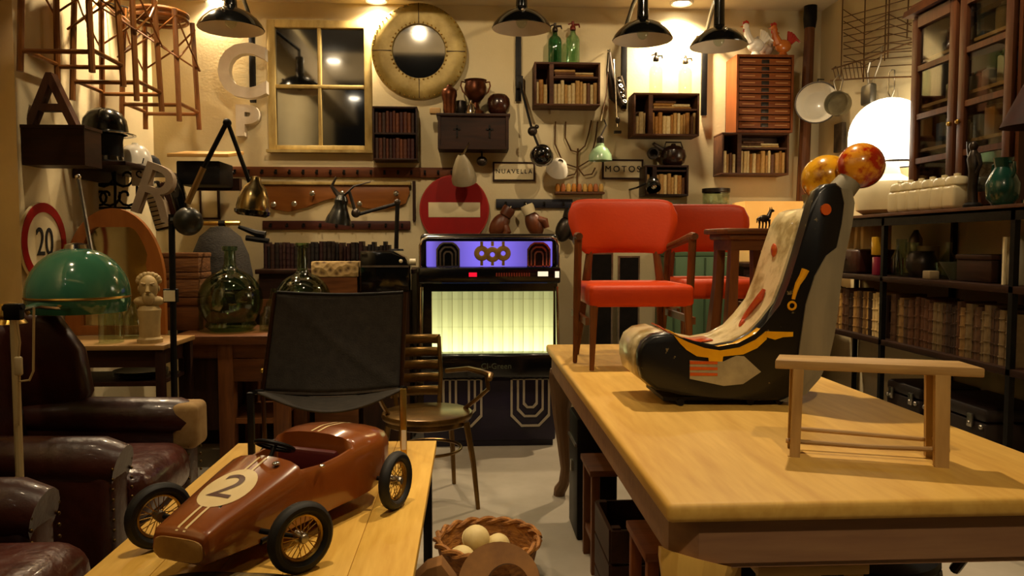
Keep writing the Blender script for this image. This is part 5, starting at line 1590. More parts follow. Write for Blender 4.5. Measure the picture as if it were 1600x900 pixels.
# wire rack on the right wall with utensils
t = thing('wire_pan_rack', 'large rusty wire pan rack fixed high on the side wall', 'rack', (RX - .02, 0, 0))
def wr_(px, py, dx=0): p = atx(px, py, RX - .03 - dx); return V((p.x - (RX - .02), p.y, p.z))
for px, a, c in ((1317, 0, 120), (1352, 0, 128), (1385, 0, 95), (1390, 0, 90), (1420, 0, 60)):
    b = MB(); b.tube([wr_(px, a - 10), wr_(px - 3, c)], .004, 6); b.build('rod', m_rust, t)
b = MB()
for k in range(9):
    yy = 5 + k * 11
    b.tube([wr_(1318, yy + 22 - 1 * k), wr_(1424, yy - 8 + 2 * k)], .0032, 5)
for k in range(5):
    b.tube([wr_(1318, 15 + k * 18), wr_(1352, 38 + k * 16), wr_(1388, 22 + k * 15), wr_(1424, 40 + k * 10)], .003, 5)
b.build('wire_mesh', m_rust, t)
b = MB(); b.tube([wr_(1300, 108, .12), wr_(1352, 92, .12), wr_(1424, 66, .12)], .005, 6); b.tube([wr_(1298, 126, .12), wr_(1352, 122, .12), wr_(1424, 120, .12)], .005, 6)
for k in range(9): b.tube([wr_(1302 + k * 6, 108 - k * 2, .12), wr_(1306 + k * 6, 124 - k * .4, .12)], .003, 5)
b.tube([wr_(1300, 108, .12), wr_(1306, 104, 0)], .004, 5); b.build('basket_rail', m_rust, t)
# white basin, sieve, square pan, ladle loops
def side(px, py, dx): p = atx(px, py, RX - dx); return p
c = aty(1277, 162, WY - .35)
t = thing('enamel_basin', 'white enamel basin hanging in the corner by the tall pole', 'basin', (c.x, c.y, c.z), 0, None, (PI / 2 - .1, 0, -.5))
r = .145
b = MB(); b.lathe([(r, .03), (r * 1.02, .035), (r * .98, .025), (r * .7, -.03), (r * .62, -.035), (0, -.035), (0, -.03), (r * .6, -.03), (r * .68, -.024), (r * .96, .03)], 36); b.build('bowl', m_enamel, t)
b = MB(); b.torus(r, .005, TR(0, 0, .033), 36, 6); b.build('rim', m_pewter, t)
b = MB(); b.tube([(0, r, .02), (0, r + .03, 0), (.03, r + .06, -.12)], .004, 6); b.build('hanging_hook', m_blackm, t)
c = atx(1309, 162, RX - .2)
t = thing('frying_sieve', 'round tin sieve with a long wire handle hanging on the pan rack', 'sieve', c, 0, None, (PI / 2, 0, -.8))
b = MB(); b.lathe([(.075, .03), (.08, .03), (.08, -.03), (0, -.036), (0, -.03), (.075, -.026), (.075, .03)], 28); b.build('pan', mat('dull_tin', '#8a8166', '#6e6650', .4, .8, scale=12), t)
b = MB(); b.tube([(-.012, .08, 0), (-.03, .15, 0), (0, .19, 0), (.03, .15, 0), (.012, .08, 0)], .005, 6); b.build('hanging_handle', m_steel, t)
c = atx(1357, 148, RX - .12)
t = thing('square_pan', 'small square grey pan hanging from the wire rack', 'pan', c, 0, None, (0, 0, 0))
b = MB(); b.box(0, 0, 0, .05, .13, .13, b=.02); b.build('pan', mat('grey_tin', '#6f6b60', '#5a564c', .4, .7, scale=10), t)
b = MB(); b.tube([(0, 0, .06), (0, .02, .14), (0, -.01, .2)], .008, 8); b.build('hanging_handle', m_steel, t)
c = atx(1393, 135, RX - .08)
b = MB(); b.tube([(0, .03, .09), (0, .035, -.03), (0, .0, -.075), (0, -.035, -.03), (0, -.03, .09), (0, 0, .1)], .004, 6, closed=True); tag(b.build('hanging_wire_loop', m_steel, None, 60, loc=c), 'long wire loop hanging from the pan rack near the glowing shade', 'utensil')
c = atx(1372, 110, RX - .08)
b = MB(); b.tube([(0, .06, -.06), (0, 0, .02), (0, -.03, .06), (0, -.04, .14)], .006, 6); b.box(0, .08, -.08, .012, .04, .07); tag(b.build('hanging_spatula', m_steel, None, 60, loc=c), 'flat metal spatula hanging from the pan rack', 'utensil')
# small dark picture and white picture under the basin
c = atx(1312, 215, RX - .02)
b = MB(); b.box(0, 0, 0, .03, .12, .2, b=.003); tag(b.build('wall_picture', mat('dim_sepia_print', '#5b4a34', '#2b2118', .7, scale=12), None, 30, loc=c), 'small dim sepia picture on the side wall under the sieve', 'picture')

# lit parchment lamp behind the stool, with green chest below
# cabinet carrying the lamp
lyY = WY - .30
l0, l1 = aty(1150, 360, lyY), aty(1246, 360, lyY)
zsh = aty(1200, 410, lyY).z
t = thing('parchment_lamp', 'lit square parchment table lamp behind the moulded stool', 'lamp', ((l0.x + l1.x) / 2, lyY, zsh))
lw = l1.x - l0.x
h0 = aty(1200, 372, lyY).z - zsh; h1 = aty(1200, 316, lyY).z - zsh
m_parch = mat('lit_parchment', '#d9a860', '#c8964c', .8, scale=6, emit='#e8a24a', estr=.55)
b = MB(); rg = []
for z, k in ((h0, 1.0), (h1, .92)):
    rg.append([(x * lw / 2 * k, y * .14 * k, z) for x, y in ((-1, -1), (1, -1), (1, 1), (-1, 1))])
b.loft(rg, cap=False); b.build('shade', m_parch, t, 0, solid=.006)
b = MB(); b.lathe([(0, 0), (.07, 0), (.07, .015), (.016, .03), (.014, h0 - .06), (0, h0 - .06)], 20); b.tube([(0, 0, h0 - .07), (0, 0, h1 - .02)], .005); b.tube([(-lw * .46, 0, h1 - .01), (lw * .46, 0, h1 - .01)], .004); b.build('stand', m_brass, t)
b = MB(); b.sphere((0, -.02, h0 - .02), .042, n=20, m=14); b.build('bulb', m_bulb, t)
point(t.location.x, lyY - .02, zsh + h0 - .02, 4, .045, (1, .66, .3))
t2 = thing('side_cabinet', 'dark wooden cabinet against the wall carrying the parchment lamp', 'cabinet', (t.location.x + .015, WY - .24, 0))
b = MB(); b.box(0, 0, zsh - .015, lw + .04, .44, .03, b=.004); b.build('top', WAL('X'), t2)
b = MB(); b.box(0, .0, (zsh - .03) / 2, lw + .01, .4, zsh - .03); b.build('carcass', WAL('Z'), t2)
for s in (-1, 1):
    b = MB(); b.box(s * (lw) / 4, -.207, zsh * .5, (lw) / 2 - .02, .014, zsh * .86, b=.004); d_ = b.build('door', WAL('Z'), t2)
    b = MB(); b.sphere((s * .03, -.22, zsh * .55), .014, n=10, m=8); b.build('knob', m_brass, d_)
hh = horse('small dark horse figurine standing before the parchment lamp bulb', (aty(1188, 400, lyY - .1).x, lyY - .13, zsh), 2.6, .95)
# green chest
g0, g1 = aty(1042, 415, WY - .34), aty(1138, 415, WY - .34)
zg1 = aty(1090, 392, WY - .34).z
t = thing('green_chest', 'old green painted chest standing behind the red chairs', 'chest', ((g0.x + g1.x) / 2, WY - .17, 0))
gw = g1.x - g0.x
m_green = mat('faded_green_paint', '#4f6b4a', '#3e5639', .6, scale=4, stretch=(1, 1, .2), bump=.05)
b = MB(); b.box(0, 0, zg1 / 2 - .02, gw, .33, zg1 - .04, b=.006); b.build('body', m_green, t)
b = MB(); b.box(0, 0, zg1 - .02, gw + .02, .335, .036, b=.006); b.build('lid', m_green, t)
b = MB()
for k in range(4): b.box(-gw / 2 + gw * (k + .5) / 4, -.167, zg1 / 2, .012, .01, zg1 - .1)
b.build('batten', mat('dark_green_paint', '#33482f', rough=.6), t)
# black boxes and bottle behind the chairs
for px0, px1, py0, lb in ((922, 958, 395, 'black framed panel standing behind the red chair back'), (966, 1000, 400, 'narrow black framed panel beside the green chest')):
    a0, a1 = aty(px0, 430, WY - .3), aty(px1, 430, WY - .3); zt_ = aty(px0, py0, WY - .3).z
    t = thing('framed_blackboard', lb, 'panel', ((a0.x + a1.x) / 2, WY - .28, 0))
    b = MB(); b.box(0, 0, zt_ / 2, a1.x - a0.x - .02, .03, zt_ - .02); b.build('board', m_blackm, t)
    b = MB(); w_ = a1.x - a0.x; o = [(-w_ / 2, 0), (w_ / 2, 0), (w_ / 2, zt_), (-w_ / 2, zt_)]
    b.band(o, [(-w_ / 2 + .012, .012), (w_ / 2 - .012, .012), (w_ / 2 - .012, zt_ - .012), (-w_ / 2 + .012, zt_ - .012)], .036, TR(0, .018, 0, PI / 2, 0, 0)); b.build('frame', m_steel, t, 0)
# ================================================================== LEFT WALL
# hanging bamboo stools
def bamboo_stool(x, y, zf, rz, label, s=1.0, H=.70):
    t = thing('bamboo_stool', label, 'stool', (x, y, zf), rz)
    w0, w1 = .150, .172
    for a in (-1, 1):
        for c in (-1, 1):
            b = MB(); b.tube([(a * w1, c * w1, 0), (a * w0, c * w0, H - .02)], .0165, 8)
            for k in (.2, .5, .75): 
                p = V((a * w1, c * w1, 0)).lerp(V((a * w0, c * w0, H - .02)), k); b.sphere(p, .017, (1, 1, .5), 8, 6)
            b.build('leg', BAM('Z'), t)
    zr = .10; wr = w1 - (w1 - w0) * zr / H
    q = [(-wr, -wr), (wr, -wr), (wr, wr), (-wr, wr)]
    for k in range(4):
        a, c = q[k], q[(k + 1) % 4]
        b = MB(); b.tube([(*a, zr + .012 * (k % 2)), (*c, zr + .012 * (k % 2))], .012, 8); b.build('rung', BAM('X'), t)
    wm = w0 + .012; zt_ = H - .06
    for k in range(4):
        a = [(-wm, -wm), (wm, -wm), (wm, wm), (-wm, wm)][k]; c = [(-wm, -wm), (wm, -wm), (wm, wm), (-wm, wm)][(k + 1) % 4]
        e = wm + .028
        m_ = V(((a[0] + c[0]) / 2 * 1.15, (a[1] + c[1]) / 2 * 1.15, zt_ - .25))
        b = MB(); b.tube([V((*a, zt_ )), V(((a[0] * .55 + c[0] * .45) * 1.1, (a[1] * .55 + c[1] * .45) * 1.1, zt_ - .13)), V((c[0] * 1.12, c[1] * 1.12, zt_ - .26))], .006, 6)
        b.tube([V((*c, zt_ )), V(((c[0] * .55 + a[0] * .45) * 1.1, (c[1] * .55 + a[1] * .45) * 1.1, zt_ - .13)), V((a[0] * 1.12, a[1] * 1.12, zt_ - .26))], .006, 6); b.build('cross_brace', BAM('Z'), t)
    b = MB(); b.torus(.165, .014, TR(0, 0, H - .01), 28, 8); b.torus(.165, .012, TR(0, 0, H - .045), 28, 8); b.build('seat_ring', BAM('X'), t)
    b = MB(); b.lathe([(0, H - .005), (.16, H - .005), (.16, H + .006), (0, H + .01)], 28); b.build('seat', mat('woven_cane_seat', '#8a5c28', '#6b4219', .6, scale=40, bump=.3), t)
    b = MB(); b.tube([(-.1, 0, H), (-.20, 0, H + .03), (LX - x + .004 if rz == 0 else -.24, 0, H + .06)], .005, 6); b.build('hanging_hook', m_blackm, t)
    return t
def st_at(px, py, Y):
    p = aty(px, py, Y); return p
for px, py, Y, rz, lb in ((116, 124, 4.12, 0, 'dark varnished bamboo stool hanging over the letter A crate'), (186, 166, 4.55, 0, 'bamboo stool hanging in the middle of the row of three'), (253, 196, 5.02, 0, 'bamboo stool hanging nearest the pale letter C')):
    p = aty(px, py, Y); bamboo_stool(max(p.x, LX + .2), Y, p.z, rz, lb.replace('nearest', 'beside'))
# shelf crate with letter A
X1 = aty(131, 225, 4.05).x
za, zb_ = aty(95, 195, 4.05).z, aty(95, 258, 4.05).z
t = thing('wall_crate', 'dark wooden crate on the side wall carrying the letter A', 'crate', (LX + .003, 4.05, zb_))
cw = X1 - LX; chh = za - zb_
b = MB(); b.box(cw / 2, .09, .008, cw, .18, .016); b.box(cw / 2, .09, chh - .008, cw + .01, .19, .016); b.box(cw / 2, .006, chh / 2, cw, .012, chh - .03); b.box(cw / 2, .174, chh / 2, cw, .012, chh - .03); b.box(.006, .09, chh / 2, .012, .156, chh - .03); b.build('case', WAL('X'), t)
b = MB(); b.box(cw - .006, .09, chh / 2, .012, .156, chh - .032); b.build('front_board', WAL('Y'), t)
c = aty(82, 155, 4.14)
b = MB(); b.text('A', .40, .06, TR(0, 0, 0, PI / 2, 0, 0)); lo = min(v.co.z for v in b.bm.verts)
tag(b.build('letter_sign', wood('weathered_letter_wood', '#3a2114', '#5c3822', 'Z', .7, 4, .15), None, 30, loc=(c.x, 4.14, za - lo + .001)), 'weathered brown wooden letter A standing on the wall crate', 'letter')
# hat shelf
hz_ = aty(190, 253, 4.55).z
b = MB(); b.box(.16, .39, -.0125, .32, .80, .025, b=.003); b.box(.02, .34, -.06, .03, .6, .07)
t = tag(b.build('wall_shelf', WAL('Y'), None, 30, loc=(LX + .004, 4.50, hz_)), 'dark wall shelf carrying the old hats and helmets', 'shelf')
def lat(name, prof, m_, lb, cat, loc, n=28, rot=None, parts=()):
    t = thing(name, lb, cat, loc, 0, None, rot)
    for nm, pr_, mm_ in (('body', prof, m_),) + tuple(parts):
        b = MB(); b.lathe(pr_, n); b.build(nm, mm_, t)
    return t
m_felt = mat('black_felt', '#0b0b0e', '#14141a', .9, scale=30)
hx = aty(165, 230, 4.66).x
lat('top_hat', [(.105, .004), (.135, .012), (.14, .006), (.135, 0), (0, 0), (.0, .004), (.098, .004), (.095, .03), (.092, .13), (.098, .16), (.09, .165), (0, .165)], m_felt, 'tall black top hat on the wall shelf under the metal helmet', 'hat', (hx, 4.66, hz_), parts=(('hat_band', [(.097, .012), (.0985, .012), (.095, .04), (.0935, .04)], m_black),))
lat('metal_helmet', [(.15, .0), (.153, .006), (.125, .02), (.122, .05), (.115, .09), (.09, .13), (.05, .152), (0, .16), (0, .15), (.08, .125), (.11, .05), (.112, .015), (.15, 0)], mat('dark_polished_helmet', '#3b3a34', '#2b2a26', .18, .9, scale=5), 'dark shiny metal helmet balanced on the black top hat', 'helmet', (hx, 4.66, hz_ + .166), parts=(('brim', [(.12, .004), (.165, .0), (.165, .006), (.12, .016)], m_chrome),))
lat('white_helmet', [(.118, .0), (.118, .006), (.10, .02), (.095, .06), (.085, .10), (.055, .135), (.02, .145), (.018, .155), (0, .158), (0, .13), (.08, .08), (.09, .01), (.118, 0)], m_enamel, 'white pith helmet on the wall shelf beside the black hats', 'helmet', (aty(211, 230, 4.92).x, 4.92, hz_), parts=(('hat_band', [(.096, .02), (.1, .02), (.096, .05), (.092, .05)], m_brass),))
lat('bowler_hat', [(.12, .015), (.125, .012), (.11, 0), (.0, .0), (0, .004), (.085, .006), (.084, .05), (.07, .09), (.04, .11), (0, .115)], m_felt, 'blue black bowler hat at the far end of the hat shelf', 'hat', (aty(238, 235, 5.2).x - .03, 5.19, hz_))
# iron scrollwork panel hung below the shelf
Yp = 4.86
t = thing('iron_scroll_panel', 'black wrought iron scroll panel hanging under the hat shelf', 'ironwork', (0, Yp, 0))
def ap(px, py, Y=Yp): p = aty(px, py, Y); return V((p.x, p.y - Yp, p.z))
b = MB(); b.tube([ap(132, 262), ap(214, 262), ap(214, 325), ap(132, 325)], .011, 6, closed=True); b.tube([ap(140, 288), ap(180, 288)], .009, 6); b.tube([ap(180, 262), ap(180, 325)], .009, 6); b.build('frame', m_blackm, t)
for px, py, s in ((158, 276, 1), (196, 276, -1), (155, 306, -1), (197, 306, 1), (168, 306, 1)):
    b = MB(); c = ap(px, py)
    b.tube([c + V((s * (.008 + .006 * k) * math.cos(k * .55), 0, (.008 + .006 * k) * math.sin(k * .55))) for k in range(13)], .008, 6); b.build('scroll', m_blackm, t)
b = MB()
for px in (140, 206): b.tube([ap(px, 262), ap(px, 254)], .006)
b.build('hanging_hook', m_blackm, t)
# white enamel scroll plate
c = aty(223, 273, 4.78)
t = thing('scroll_plate', 'small white plate painted with a black scroll under the white helmet', 'plate', c)
b = MB(); b.box(0, 0, 0, .13, .012, .135, b=.004); b.build('plate', m_enamel, t)
b = MB(); b.tube([(.055 * math.cos(a) * k / 12 - .01, -.008, .045 * math.sin(a) * k / 12 + .01) for k, a in [(k, k * .62) for k in range(13)]], .0045, 6); b.build('scroll', m_ink, t)
b = MB(); b.tube([(0, 0, .065), (0, .02, .10)], .004); b.build('hanging_hook', m_blackm, t)
# pale letter R
c = aty(245, 305, 4.72)
b = MB(); b.text('R', .46, .06, TR(0, 0, 0, PI / 2, 0, 0) @ Matrix.Rotation(-.35, 4, 'Z'))
tag(b.build('letter_sign', mat('grey_cream_letter_paint', '#9d8a70', '#85735b', .6, scale=6), None, 30, loc=c), 'pale tilted wooden letter R behind the arched mirror', 'letter')
# typewriter / accordion
c = aty(247, 322, 4.86)
t = thing('old_accordion', 'old black accordion with rows of ivory keys behind the arched mirror', 'accordion', c, 0, None, (0, -.25, .2))
b = MB(); b.box(0, .04, 0, .10, .14, .30, b=.012); b.box(.13, .04, 0, .07, .13, .29, b=.01); b.build('case', m_black, t)
b = MB()
for k in range(7): b.box(.05 + .006 * k, .04, 0, .004, .12 - .01 * (k % 2), .27 - .012 * (k % 2))
b.build('bellows', m_leather, t)
b = MB()
for k in range(10): b.box(-.005, -.034, -.125 + k * .0275, .075, .014, .021, b=.003)
b.build('keyboard', m_cream, t)
# slanted tray lid
c0, c1 = aty(262, 236, 4.95), aty(358, 238, 4.95)
t = thing('tray_box', 'black box with a tilted pale edged lid near the letter P', 'box', ((c0.x + c1.x) / 2, 4.95, c0.z - .2))
lw_ = c1.x - c0.x
b = MB(); b.box(0, .15, .20, lw_, .34, .022, b=.003, rx=.16); b.build('lid', wood('pale_lid_wood', '#b07f3c', '#caa05a', 'X'), t)
b = MB(); b.box(-.02, .18, .07, lw_ * .72, .28, .15, b=.01); b.build('body', m_blackm, t)
b = MB(); b.box(0, .36, .02, lw_ * .8, .06, .08); b.build('wall_mount', WAL('X'), t)
# framed print
cx, cz, w, h = rect(302, 266, 333, 342, 5.55)
t = thing('framed_print', 'small dark framed cream print beside the coat rack end', 'picture', (cx, WY - .03, cz))
b = MB(); o = [(-w / 2, -h / 2), (w / 2, -h / 2), (w / 2, h / 2), (-w / 2, h / 2)]; b.band(o, [(x * .84, y * .92) for x, y in o], .028, TR(0, .028, 0, PI / 2, 0, 0)); b.build('frame', WAL('Z'), t, 0)
b = MB(); b.box(0, .016, 0, w * .86, .01, h * .93); b.build('print', m_signwhite, t, 0)
# speed limit sign
ctr = atx(68, 380, LX + .03)
t = thing('speed_limit_sign', 'round red ringed speed limit sign reading 20 on the side wall', 'sign', (LX + .022, ctr.y, ctr.z), 0, None, (0, PI / 2, 0))
r = .215
b = MB(); b.lathe([(0, 0), (r, 0), (r, .014), (0, .014)], 48); b.build('disc', m_signwhite, t)
b = MB(); b.lathe([(r * .76, .014), (r * .985, .014), (r * .985, .018), (r * .76, .018), (r * .76, .014)], 48); b.build('red_ring', m_signred, t)
b = MB(); b.text('20', .21, .003, TR(-.0, 0, .0165, 0, 0, PI / 2), .8); b.build('lettering', m_ink, t, 0)
b = MB(); b.box(0, 0, -.009, .34, .05, .016); b.build('wall_mount', m_blackm, t)

# console under the mirror
cY = 3.93
zc_ = atz(200, 539, 0); zC = aty(205, 540, cY).z
xc0, xc1 = LX + .01, aty(256, 540, cY).x
t = thing('console_table', 'narrow dark console with a pale edged top under the arched mirror', 'table', (xc0, cY, 0))
cw_ = xc1 - xc0
b = MB(); b.box(cw_ / 2, .22, zC - .012, cw_, .44, .024, b=.003); b.build('top', wood('pale_edge_board', '#8a6a3a', '#a98450', 'X'), t)
for x in (.03, cw_ - .03):
    for y in (.03, .41):
        b = MB(); b.box(x, y, (zC - .024) / 2, .04, .04, zC - .024, b=.003); b.build('leg', WAL('Z'), t)
b = MB(); b.box(cw_ / 2, .22, zC - .07, cw_ - .1, .38, .09); b.build('apron', WAL('X'), t)
zS = aty(190, 600, cY).z
b = MB(); b.box(cw_ / 2, .22, zS - .01, cw_ - .09, .36, .02); b.build('lower_shelf', WAL('X'), t)
# stack of plates on the lower shelf
for k in range(4):
    b = MB(); b.lathe([(0, 0), (.06, 0), (.13, .012), (.135, .016), (.06, .006), (0, .006)], 26)
    tag(b.build('dark_plate', mat('slate_glaze', '#2c302c', '#3a3f39', .35, scale=6), None, 40, loc=(xc0 + cw_ - .2, cY + .2, zS + .0005 + k * .0085)), 'dark slate glazed plate in the stack under the console top', 'plate', 'stack of dark plates under the console')
# bust
bp = aty(232, 533, cY + .10)
t = thing('stone_bust', 'cream stone bust of a bearded head on a tall socle', 'bust', (bp.x, cY + .12, zC), .3)
m_bust = mat('cream_stone', '#b9a06a', '#9c8350', .6, scale=8, bump=.1)
hh_ = aty(230, 430, cY + .1).z - zC
b = MB(); b.lathe([(0, 0), (.062, 0), (.062, .02), (.05, .03), (.052, .12), (.058, .17), (.045, .19), (.03, .20), (0, .2)], 20); b.build('socle', m_bust, t)
b = MB()
b.sphere((0, 0, hh_ - .065), .055, (.85, 1.0, 1.2), 20, 14); b.sphere((0, -.035, hh_ - .115), .03, (1, .9, 1.3)); b.tube([(0, -.052, hh_ - .055), (0, -.066, hh_ - .085)], [.006, .012], 8)
b.tube([(0, 0, hh_ - .11), (0, .005, .19)], [.03, .042], 14); b.sphere((0, 0, .215), .07, (1.05, .65, .45))
for s in (-1, 1):
    b.sphere((s * .047, .005, hh_ - .07), .012, (.5, 1, 1.4), 8, 6); b.sphere((s * .018, -.046, hh_ - .052), .008, (1.3, .6, .7), 8, 6)
    b.tube([(s * .03, -.048, hh_ - .04), (s * .01, -.054, hh_ - .044)], .005, 6)
for k in range(9):
    a = PI * k / 8; b.sphere((.045 * math.cos(a), .012, hh_ - .03 + .03 * math.sin(a)), .018, n=10, m=6)
b.build('head', m_bust, t)
# glass dome bell jars near the bust
b = MB(); b.lathe([(.058, 0), (.06, .0), (.06, .14), (.045, .19), (.02, .21), (.012, .235), (0, .24), (0, .236), (.01, .23), (.042, .186), (.057, .14), (.057, 0)], 22)
pj = aty(168, 520, cY + .1)
tag(b.build('glass_cloche', m_glass, None, 50, loc=(pj.x, cY + .14, zC)), 'clear glass cloche on the console behind the wing armchair', 'cloche')
b = MB(); b.lathe(GL(.05, .2), 20); pj = aty(193, 520, cY + .2)
tag(b.build('glass_decanter', m_glass, None, 50, loc=(pj.x, cY + .32, zC)), 'clear glass decanter on the console between cloche and bust', 'bottle')
# arched mirror leaning at the back of the console
Ym = cY + .46
cx, cz, w, h = rect(97, 324, 256, 540, Ym)
w = aty(256, 420, Ym).x - (LX + .015); cx = LX + .015 + w / 2
t = thing('arched_mirror', 'arched wooden framed mirror standing behind the stone bust', 'mirror', (cx, Ym, zC - .0))
zb0 = .0
b = MB(); b.box(0, .12, -.4 * zC, w * .7, .04, .1) if False else None
def arch(w, h0, h, n=20): return [(-w / 2, 0), (w / 2, 0)] + [(w / 2 * math.cos(a), h0 + (h - h0) * math.sin(a)) for a in [PI * k / n for k in range(n + 1)]]
h = aty(176, 325, Ym).z - zC
o = arch(w, h * .42, h); f = .088
i_ = [(x * (1 - 2 * f / w), max(y, 0) * (1 - (f / h)) + (f * .6 if y < .01 else 0)) for x, y in o]
# flat topped inner opening as in the photo
iw = w / 2 - f; it = h - .105
inn = []
for x, y in o:
    yy = min(max(y * .93, f * .6), it); inn.append((max(-iw, min(iw, x * (1 - 2 * f / w) * (1.0 if y < h * .6 else 1.12))), yy))
b = MB(); b.band(o, inn, .035, TR(0, .035, 0, PI / 2, 0, 0)); b.build('frame', mat('orange_brown_frame_wood', '#8a4f1c', '#a9682c', .35, scale=4, stretch=(1, 1, .3), coat=.3, kind='wood'), t, 30)
b = MB(); b.prism([(x * 1.02, y * 1.01) for x, y in inn], .006, TR(0, .03, 0, PI / 2, 0, 0)); b.build('mirror_glass', mat('foxed_mirror', '#b8ae8a', '#a89c74', .08, 1, scale=5), t, 0)
# green dome lamp
dY = 3.22
dc = aty(122, 438, dY); dr = 72 * dY / F
zlo, zhi = aty(122, 487, dY).z - dc.z, aty(122, 386, dY).z - dc.z
pB = aty(29, 690, 2.42)
t = thing('dome_floor_lamp', 'floor lamp with a glossy dark green dome shade over the armchair', 'lamp', (pB.x, 2.42, 0))
off = V((dc.x - pB.x, dY - 2.42, dc.z))
m_dome = mat('glossy_green_enamel', '#437f5e', '#33705f', .12, scale=2, coat=.7)
b = MB(); zz0 = zlo
b.lathe([(dr * .93, zz0), (dr * .985, zz0 + .03), (dr, zz0 + .065)] + [(dr * math.cos(a), zz0 + .065 + (zhi - zz0 - .065) * math.sin(a)) for a in [PI / 2 * k / 14 for k in range(1, 14)]] + [(0, zhi), (0, zhi - .004), (dr * .6, zhi - .06), (dr * .96, zz0 + .06), (dr * .92, zz0)], 48, Matrix.Translation(off)); b.build('shade', m_dome, t)
b = MB(); b.lathe([(dr * 1.0, zz0 + .056), (dr * 1.012, zz0 + .060), (dr * 1.0, zz0 + .066)], 48, Matrix.Translation(off)); b.build('shade_band', m_brass, t)
tp_ = off + V((.055, 0, zhi - .012))
rt = aty(122, 277, dY) - V((pB.x, 2.42, 0))
b = MB(); b.tube([tp_, rt], .0085, 8); b.build('stem', m_steel, t)
b = MB(); b.lathe([(0, zhi - .006), (.05, zhi - .012), (.045, zhi + .01), (.02, zhi + .016), (0, zhi + .018)], 20, Matrix.Translation(off)); b.build('cap', m_chrome, t)
b = MB(); b.sphere(rt, .012, n=10, m=8); b.build('finial', m_chrome, t)
zcl = aty(35, 487, 2.42).z
b = MB(); b.tube([(0, 0, .02), (0, 0, zcl)], .012, 10); b.build('pole', mat('cream_pole_paint', '#c9b88a', rough=.45), t)
b = MB(); b.lathe([(0, 0), (.16, 0), (.155, .018), (.03, .03), (0, .03)], 28); b.build('base', m_blackm, t)
b = MB(); b.tube([(0, 0, zcl), (off.x * .3, off.y * .3, zcl - .0), (off.x, off.y, zz0 + off.z + .01), off + V((0, 0, zhi - .02))], .010, 8); b.build('arm', m_chrome, t)
b = MB(); b.box(0, 0, zcl, .05, .03, .05, b=.005); b.tube([(-.03, 0, zcl + .01), (.03, 0, zcl + .015)], .01); b.build('clamp', m_blackm, t)
def dp(px, py): p = aty(px, py, 2.38); return p - V((pB.x, 2.42, 0))
b = MB(); b.tube([dp(27, 505), dp(31, 535), dp(29, 560)], .0035, 6); b.tube([dp(29, 585), dp(31, 596), dp(46, 594), dp(52, 580), dp(53, 480)], .0035, 6); b.tube([dp(30, 588), dp(30, 665)], .003, 6); b.build('cord', mat('cream_cord', '#bda878', rough=.6), t)
b = MB(); q_ = dp(29, 572); b.box(q_.x, q_.y, q_.z, .022, .016, .058, b=.006, seg=3); b.build('switch', m_cream, t)
# brass ornament beside clamp
c = aty(12, 492, 2.75)
t = thing('brass_ornament', 'worn gilt ornament on the armchair wing top at the frame edge', 'ornament', (c.x, 2.75, c.z - .03))
b = MB(); b.lathe([(0, 0), (.06, 0), (.05, .015), (.03, .025), (.05, .045), (.03, .07), (0, .075)], 18)
for k in range(6): b.tube([(0, 0, .04), (.05 * math.cos(k), .05 * math.sin(k), .06), (.07 * math.cos(k), .07 * math.sin(k), .03)], .007, 6)
b.build('body', m_brass, t)

# jointed floor lamp
lY = 3.98
lx = aty(268, 500, lY)
t = thing('jointed_floor_lamp', 'tall black jointed floor lamp with a metal bell shade before the workbench', 'lamp', (lx.x, lY, 0))
def lp(px, py, Y=lY): return aty(px, py, Y) - V((lx.x, lY, 0))
b = MB(); b.tube([(0, 0, .02), lp(268, 335)], .016, 10); b.build('pole', m_blackm, t)
b = MB(); b.lathe([(0, 0), (.17, 0), (.16, .025), (.03, .04), (0, .04)], 28); b.build('base', m_blackm, t)
b = MB(); b.sphere(lp(294, 346), .072, (1, 1, 1), 24, 14); b.tube([lp(268, 345), lp(294, 346)], .022); b.build('ball_joint', mat('grey_lead_paint', '#33332c', '#28281f', .35, .5, scale=5), t)
b = MB(); b.tube([lp(293, 318), lp(318, 262)], .016, 8); b.build('lower_arm', mat('tan_bare_tube', '#8a6a3a', rough=.45, metal=.4), t)
b = MB(); b.tube([lp(316, 266), lp(354, 192)], .013, 8); b.build('upper_arm', m_blackm, t)
b = MB(); b.tube([lp(356, 192), lp(390, 285)], .011, 8); b.build('fore_arm', m_blackm, t)
b = MB(); b.sphere(lp(355, 192), .022, n=12, m=8); b.tube([lp(351, 186), lp(353, 200)], .006); b.build('elbow', m_blackm, t)
q = lp(397, 305)
b = MB(); b.lathe([(.064, -.062), (.066, -.05), (.06, -.01), (.045, .03), (.024, .05), (.018, .075), (0, .078), (0, .07), (.04, .026), (.055, -.012), (.062, -.062)], 26, TR(q.x, q.y, q.z, 0, .12, 0) @ Matrix.Scale(1.25, 4)); b.build('shade', mat('polished_brass_steel', '#cbb88a', '#a08a58', .22, 1, scale=10), t)
b = MB(); b.lathe([(.055, -.085), (.07, -.075), (.072, -.062), (.06, -.058), (.052, -.08)], 26, TR(q.x, q.y, q.z, 0, .12, 0) @ Matrix.Scale(1.25, 4)); b.build('shade_rim', m_black, t)
b = MB(); b.box(0, -.02, lp(268, 462).z, .055, .008, .055); b.build('tag', m_signwhite, t)
b = MB(); b.box(0, 0, lp(268, 462).z, .07, .03, .07, b=.005); b.build('clamp', m_blackm, t)

